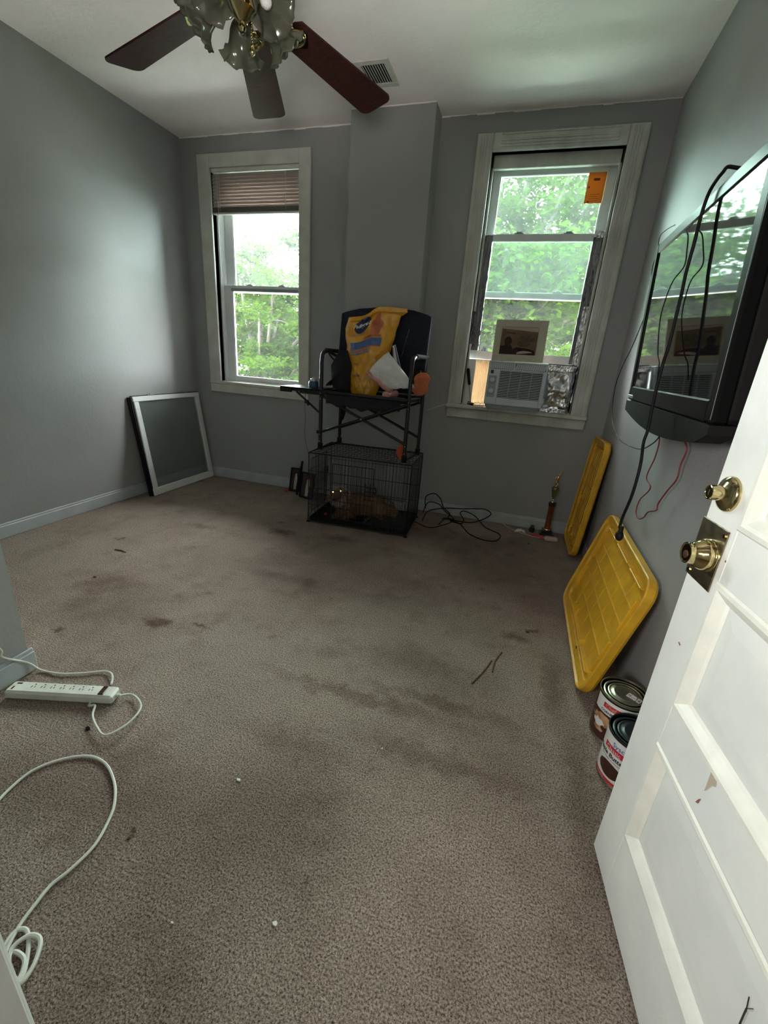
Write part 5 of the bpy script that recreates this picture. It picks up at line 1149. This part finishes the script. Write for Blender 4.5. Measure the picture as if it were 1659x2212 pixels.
q.tube([(-.004, 0, .397), (-.006, -.004, .418), (.002, 0, .436)], [.005, .0055, .0065], 8); q.tube([(.006, 0, .397), (.012, .002, .415), (.004, 0, .436)], [.005, .0055, .0065], 8)
q.tube([(.002, 0, .434), (.004, 0, .452), (.005, 0, .466)], [.0075, .0095, .006], 10); q.ball((.006, 0, .476), .0068, 10, 8)
q.tube([(.010, 0, .462), (.020, -.004, .470), (.024, 0, .488), (.026, 0, .500)], [.0035, .003, .003, .0035], 7); q.tube([(-.002, 0, .461), (-.014, -.006, .452), (-.018, -.008, .440)], [.0035, .003, .003], 7); q.ball((.027, 0, .505), .0065, 8, 6)
q.build('figure', M['gold'], tr, sm=True)
bt = thing('bottle', (.228, 3.345, 0), 'tiny dark bottle with a green cap standing between the trophy and paper scrap', 'bottle')
q = MB(); q.lathe([(.001, 0), (.020, 0), (.021, .004), (.021, .030), (.014, .036), (.001, .037)], 18, Matrix.Translation((.228, 3.345, 0))); q.build('bottle_body', M['glassd'], bt, sm=True)
q = MB(); q.lathe([(.013, .036), (.014, .038), (.014, .054), (.001, .055)], 16, Matrix.Translation((.228, 3.345, 0))); q.build('cap', M['green'], bt, sm=True)
def scrap(name, m, pts, lab, cat, h=.003, seed=0, grp=None):
    q = MB(); n = len(pts); q.prism([(x, y) for x, y in pts], .001, .001 + h, 2); return q.build(name, m, label=lab, cat=cat, group=grp)
q = MB(); q.grid(lambda u, v: (.105 + .075 * u, 3.255 + .05 * v, .004 + .022 * abs(mnoise.noise(Vector((u * 4, v * 4, 2)))) + .014 * u * (1 - u) * 4), 8, 6); o = q.build('crumpled_paper', M['lwhite'], label='crumpled white paper scrap on the carpet left of the trophy', cat='paper'); md = o.modifiers.new('t', 'SOLIDIFY'); md.thickness = .001
q = MB(); q.grid(lambda u, v: (.222 + .095 * u, 3.235 - .05 * u + .045 * v, .004 + .022 * abs(mnoise.noise(Vector((u * 5, v * 4, 9)))) + .012 * math.sin(3 * u)), 8, 6); o = q.build('candy_wrapper', M['red'], label='bright red wrapper on the carpet in front of the trophy', cat='wrapper'); md = o.modifiers.new('t', 'SOLIDIFY'); md.thickness = .001
pg = thing('plug_adapter', (.365, 3.215, 0), 'pinkish white plug adapter on the carpet in front of the trophy', 'plug')
q = MB(); q.M = Matrix.Translation((.365, 3.215, .001)) @ Matrix.Rotation(R(8), 4, 'Z'); q.box(-.045, .045, -.022, .022, 0, .030, .007); q.build('adapter_body', M['pinkw'], pg)
cord('lamp_cord', [(.322, 3.212, .014), (.285, 3.222, .008), (.22, 3.235, .005), (.13, 3.275, .005), (.04, 3.35, .005), (-.02, 3.40, .03)], .0035, M['pinkw'], 'pale thin cord running from the plug adapter to the back wall', 'cord')
ra = [(-.60, 3.20, .10)] + [(-0.6309, 3.3300, 0.1512), (-0.5654, 3.3300, 0.1896), (-0.5075, 3.3300, 0.1516), (-0.4767, 3.3300, 0.0849), (-0.4177, 3.3300, 0.0389)] + [(-.42, 3.30, .012), (-.30, 3.285, .006), (-.20, 3.33, .010)] + [(-0.0987, 3.3700, 0.0745), (-0.1407, 3.3700, 0.1106), (-0.2138, 3.3700, 0.1059), (-0.3235, 3.3700, 0.0869)] + [(-0.4697, 3.3400, 0.0750), (-0.6006, 3.3400, 0.0279)] + [(-.60, 3.12, .02)]
cord('extension_cable', ra, .0042, M['rubber'], 'black extension cable in tangled loops on the carpet right of the crate')
rb = [(-.61, 3.17, .07)] + [(-0.6050, 3.3200, 0.1103), (-0.5160, 3.3200, 0.1093), (-0.4646, 3.3200, 0.0621), (-0.3818, 3.3200, 0.0083)] + [(-.40, 3.26, .006), (-.31, 3.24, .005), (-.30, 3.30, .02), (-.34, 3.36, .05)] + [(-0.3090, 3.3600, 0.0725), (-0.2351, 3.3600, 0.0535), (-0.1813, 3.3600, 0.0150)] + [(-.12, 3.25, .005), (-.02, 3.17, .005), (.002, 3.10, .005), (-.03, 3.00, .005), (-.12, 2.985, .005), (-.22, 3.05, .005), (-.28, 3.16, .005), (-.33, 3.24, .006), (-.44, 3.28, .006), (-.47, 3.14, .005)]
cord('black_power_cord', rb, .0040, M['rubber'], 'black cord crossing the tangle with one long loop toward the room')
cord('short_black_cord', [(-0.6605, 3.1112, 0.0050), (-0.5322, 3.0362, 0.0050), (-0.4560, 3.1082, 0.0050), (-0.3690, 3.2893, 0.0050), (-0.4478, 3.3064, 0.0050), (-0.4682, 3.2717, 0.0050)], .0032, M['rubber'], 'short black cord end on the carpet beside the right crate corner')
# picture frames propped at the left of the crate
def propped(px_, y, lab, lean, seed, wm):
    A_, B_ = px_; w = B_[0] - A_[0]; h = B_[1]
    MM = Matrix.Translation((A_[0], y, A_[1])) @ Matrix.Rotation(R(wm), 4, 'Z') @ Matrix.Rotation(R(-lean), 4, 'X')
    t = thing('photo_frame', (A_[0], y, A_[1]), lab, 'photo frame')
    q = MB(); q.M = MM
    for bx in ((0, w, 0, .012), (0, w, h - .012, h), (0, .012, .012, h - .012), (w - .012, w, .012, h - .012)): q.box(bx[0], bx[1], 0, .012, bx[2], bx[3], .002)
    q.build('frame', M['tvplastic'], t)
    q = MB(); q.M = MM; q.box(.010, w - .010, .006, .008, .010, h - .010); p = q.build('photo_print', M['photo_dark'], t)
    q = MB(); q.M = MM; q.prism([(w * .42, .02), (w * .62, .02), (w * .68, h * .55), (w * .60, h * .78), (w * .45, h * .74), (w * .40, h * .4)], .0048, .0055, 1); q.build('photo_area', M['photo_pale'], p)
    return t
propped(((-1.895, .004), (-1.790, .215)), 3.325, 'small dark framed photo propped by the back wall, left one of the two', 14, 1, 2)
propped(((-1.735, .004), (-1.590, .225)), 3.215, 'dark framed photo propped against the left end of the crate', 12, 2, -12)
q = MB(); q.tube(smooth([(-1.775, 3.26, .004), (-1.765, 3.27, .12), (-1.750, 3.30, .26), (-1.748, 3.31, .30)], 5), [.010] * 5 + [.014] * 5 + [.010] * 5 + [.012], 8); q.build('umbrella_handle', M['rubber'], sm=True, label='thin dark stick standing between the two small photo frames', cat='stick')
q = MB(); q.ball((-1.905, 3.30, .014), .0135, 12, 8); q.build('toy_ball', M['red'], sm=True, label='tiny red ball on the carpet left of the photo frames', cat='toy')

# ------------------------------------------------------------------ power strip and white cords
c0 = [Vector(p) for p in [(-1.5466, 0.7889, 0.0360), (-1.1954, 0.9004, 0.0360), (-1.2002, 0.8603, 0.0360), (-1.5352, 0.7548, 0.0360)]]
ux = (c0[1] - c0[0]); L_ = ux.length; ux.normalize(); ang = math.atan2(ux.y, ux.x); W_ = .056
SMx = Matrix.Translation((c0[3] + (c0[0] - c0[3]) * .5).to_tuple()[:2] + (.002,)) @ Matrix.Rotation(ang, 4, 'Z')
ps = thing('power_strip', (SMx @ Vector((L_ / 2, 0, -.002))), 'white power strip lying on the carpet by the left wall corner', 'power strip', rz=ang)
def pb2(): q = MB(); q.M = SMx; return q
pb2().box(0, L_, -W_ / 2, W_ / 2, 0, .034, .007).build('strip_body', M['strip'], ps)
q = pb2(); q.box(.012, L_ - .012, -W_ / 2 + .006, W_ / 2 - .006, .033, .0352, .001); q.build('top_plate', M['strip'], ps)
for k in range(7):
    x = .085 + k * .0330
    q = pb2()
    q.box(x - .007, x - .0045, -.004, .005, .0350, .0356); q.box(x + .0035, x + .006, -.003, .004, .0350, .0356); q.tube([(x, .012, .0350), (x, .012, .0356)], .0026, 8)
    q.build('socket', M['slot'], ps, kind='stuff')
q = pb2(); q.box(.018, .024, -.016, -.002, .0350, .0358); q.box(.020, .038, .010, .016, .0350, .0358); q.build('hanging_slot', M['slot'], ps, kind='stuff')
q = pb2(); q.box(L_ - .052, L_ - .032, -.020, .020, .034, .0385, .002); q.build('rocker_switch', M['switch'], ps)
q = pb2(); q.tube([(L_ - .004, 0, .018), (L_ + .016, 0, .018)], .006, 10); q.build('cord_collar', M['strip'], ps, sm=True)
e = SMx @ Vector((L_ + .014, 0, .018)); e2 = SMx @ Vector((L_ - .055, -.01, .005))
cord('power_lead', [e] + [(-1.1519, 0.9124, 0.0120)] + [(-1.0895, 0.8885, 0.0180), (-1.0630, 0.8569, 0.0180), (-1.0563, 0.7989, 0.0180), (-1.0812, 0.7460, 0.0180), (-1.1384, 0.7624, 0.0180), (-1.1871, 0.7902, 0.0180), (-1.2169, 0.8238, 0.0180)] + [SMx @ Vector((L_ - .070, -W_ / 2 - .012, .010)), SMx @ Vector((L_ - .070, W_ / 2 + .02, .006))], .0036, M['cordw'], 'cream power strip cord looping out on the carpet in front of the strip', 'cord')
cord('white_cord', [(-1.5900, 0.7390, 0.2526), (-1.5900, 0.8003, 0.1543)] + [(-1.588, .80, .120), (-1.582, .865, .050)] + [(-1.5581, 0.8871, 0.0080), (-1.4764, 0.8991, 0.0080), (-1.4034, 0.9320, 0.0080), (-1.3436, 0.9677, 0.0080)] + [(-1.3056, 0.9646, 0.0120), (-1.2785, 0.9463, 0.0120), (-1.2591, 0.9232, 0.0120)], .0038, M['cordw'], 'cream cord running from the left wall over the carpet to the power strip', 'cord')
coil = [(-1.1493, 0.4235, 0.0060), (-1.1610, 0.4723, 0.0060), (-1.1751, 0.5265, 0.0060), (-1.1744, 0.5874, 0.0060), (-1.1374, 0.6408, 0.0060), (-1.0749, 0.6786, 0.0060), (-1.0046, 0.6771, 0.0060), (-0.9316, 0.6415, 0.0060), (-0.8848, 0.6009, 0.0060), (-0.8588, 0.5635, 0.0060), (-0.8349, 0.4988, 0.0060), (-0.8397, 0.4367, 0.0060), (-0.8500, 0.4006, 0.0060), (-0.8456, 0.3615, 0.0060), (-0.8394, 0.3285, 0.0060), (-0.8255, 0.2966, 0.0060), (-0.8078, 0.2722, 0.0060)]
cord('extension_lead', coil, .0040, M['cordw'], 'cream extension cord making a wide loop on the near left carpet', 'cord')
cl_ = [(-0.8271, 0.2804, 0.0060), (-0.8369, 0.3085, 0.0060), (-0.8297, 0.3219, 0.0060), (-0.8100, 0.3223, 0.0060), (-0.7759, 0.2986, 0.0060), (-0.7461, 0.2651, 0.0060)] + [(-0.7803, 0.2681, 0.0120), (-0.8093, 0.2915, 0.0120), (-0.8005, 0.3169, 0.0120), (-0.7780, 0.3233, 0.0120), (-0.7606, 0.3128, 0.0120), (-0.7422, 0.2852, 0.0120), (-0.7414, 0.2606, 0.0120)] + [(-0.7735, 0.2545, 0.0080), (-0.8076, 0.2750, 0.0080), (-0.8032, 0.2910, 0.0080), (-0.7741, 0.2907, 0.0080), (-0.7561, 0.2749, 0.0080), (-0.7469, 0.2535, 0.0080)]
cord('coiled_cord', cl_, .0044, M['cordw'], 'cream cord bundled in tight loops beside the door jamb at the bottom left', 'cord')
# crumbs, scraps and twigs
def bit(x, y, r, m, lab, cat, nm, s=1.0, seed=0):
    q = MB(); rr = random.Random(seed); n = 6; q.prism([(x + r * rr.uniform(.5, 1.2) * math.cos(2 * math.pi * k / n), y + r * s * rr.uniform(.5, 1.2) * math.sin(2 * math.pi * k / n)) for k in range(n)], .0005, .003 + r * .2, 2); q.build(nm, m, label=lab, cat=cat)
for i, (p, r, m, lab, cat, nm, s) in enumerate((
    ([(-0.6134, 0.7742, 0.0000)][0], .010, M['scrapw'], 'small white paper scrap on the carpet in the middle foreground', 'scrap', 'paper_scrap', .5),
    ([(-0.3316, 0.5124, 0.0000)][0], .007, M['scrapw'], 'bright white crumb near the bottom edge of the carpet', 'scrap', 'paper_scrap', 1),
    ([(-0.2512, 1.0311, 0.0000)][0], .003, M['scrapw'], 'tiny white speck on the carpet in the centre', 'scrap', 'paper_scrap', 1),
    ([(-0.5443, 0.4386, 0.0000)][0], .004, M['scrapw'], 'tiny pale sliver on the carpet left of the bright white crumb', 'scrap', 'paper_scrap', .5),
    ([(-0.7738, 0.5408, 0.0000)][0], .006, M['scrapb'], 'dark crumb on the near left carpet inside the cord loop side', 'crumb', 'crumb', 1),
    ([(0.2046, 1.9138, 0.0000)][0], .010, M['scrapb'], 'dark crumb on the carpet left of the near yellow lid', 'crumb', 'crumb', .8),
    ([(-2.0055, 1.4871, 0.0000)][0], .009, M['scrapb'], 'dark crumb on the carpet near the left wall', 'crumb', 'crumb', .7),
    ([(-1.1684, 0.7550, 0.0000)][0], .010, M['rubber'], 'small black chip on the carpet in front of the power strip', 'chip', 'plastic_chip', .7),
    ([(0.2046, 3.0722, 0.0000)][0], .010, M['scrapb'], 'dark crumb on the carpet in front of the red wrapper', 'crumb', 'crumb', .6))): bit(p[0], p[1], r, m, lab, cat, nm, s, i + 3)
for pp, lab in (([(0.0547, 1.6248, 0.0030), (0.0289, 1.5418, 0.0030), (-0.0083, 1.4510, 0.0030)], 'thin brown twig on the carpet, longer of the pair'), ([(0.0934, 1.7014, 0.0030), (0.0702, 1.6280, 0.0030), (0.0642, 1.5504, 0.0030)], 'thin brown twig on the carpet, shorter and right of the pair'),
                ([(-2.1905, 1.7755, 0.0030), (-2.1479, 1.7819, 0.0030), (-2.1069, 1.7732, 0.0030)], 'short brown twig on the carpet near the left wall')):
    q = MB(); q.tube(smooth(pp, 4), .0035, 6); q.build('twig', M['twig'], label=lab, cat='twig')
GROUPS = {'tote_lid': 'yellow tote lids along the right wall', 'food_can': 'food cans behind the door', 'photo_frame': 'framed photos beside the crate', 'twig': 'twigs on the carpet',
          'paper_scrap': 'white scraps on the carpet', 'crumb': 'dark crumbs on the carpet', 'tree': 'trees beyond the windows', 'row_house': 'houses across the street'}
for o in bpy.data.objects:
    k = o.name.split('.')[0]
    if o.parent is None and k in GROUPS: o['group'] = GROUPS[k]
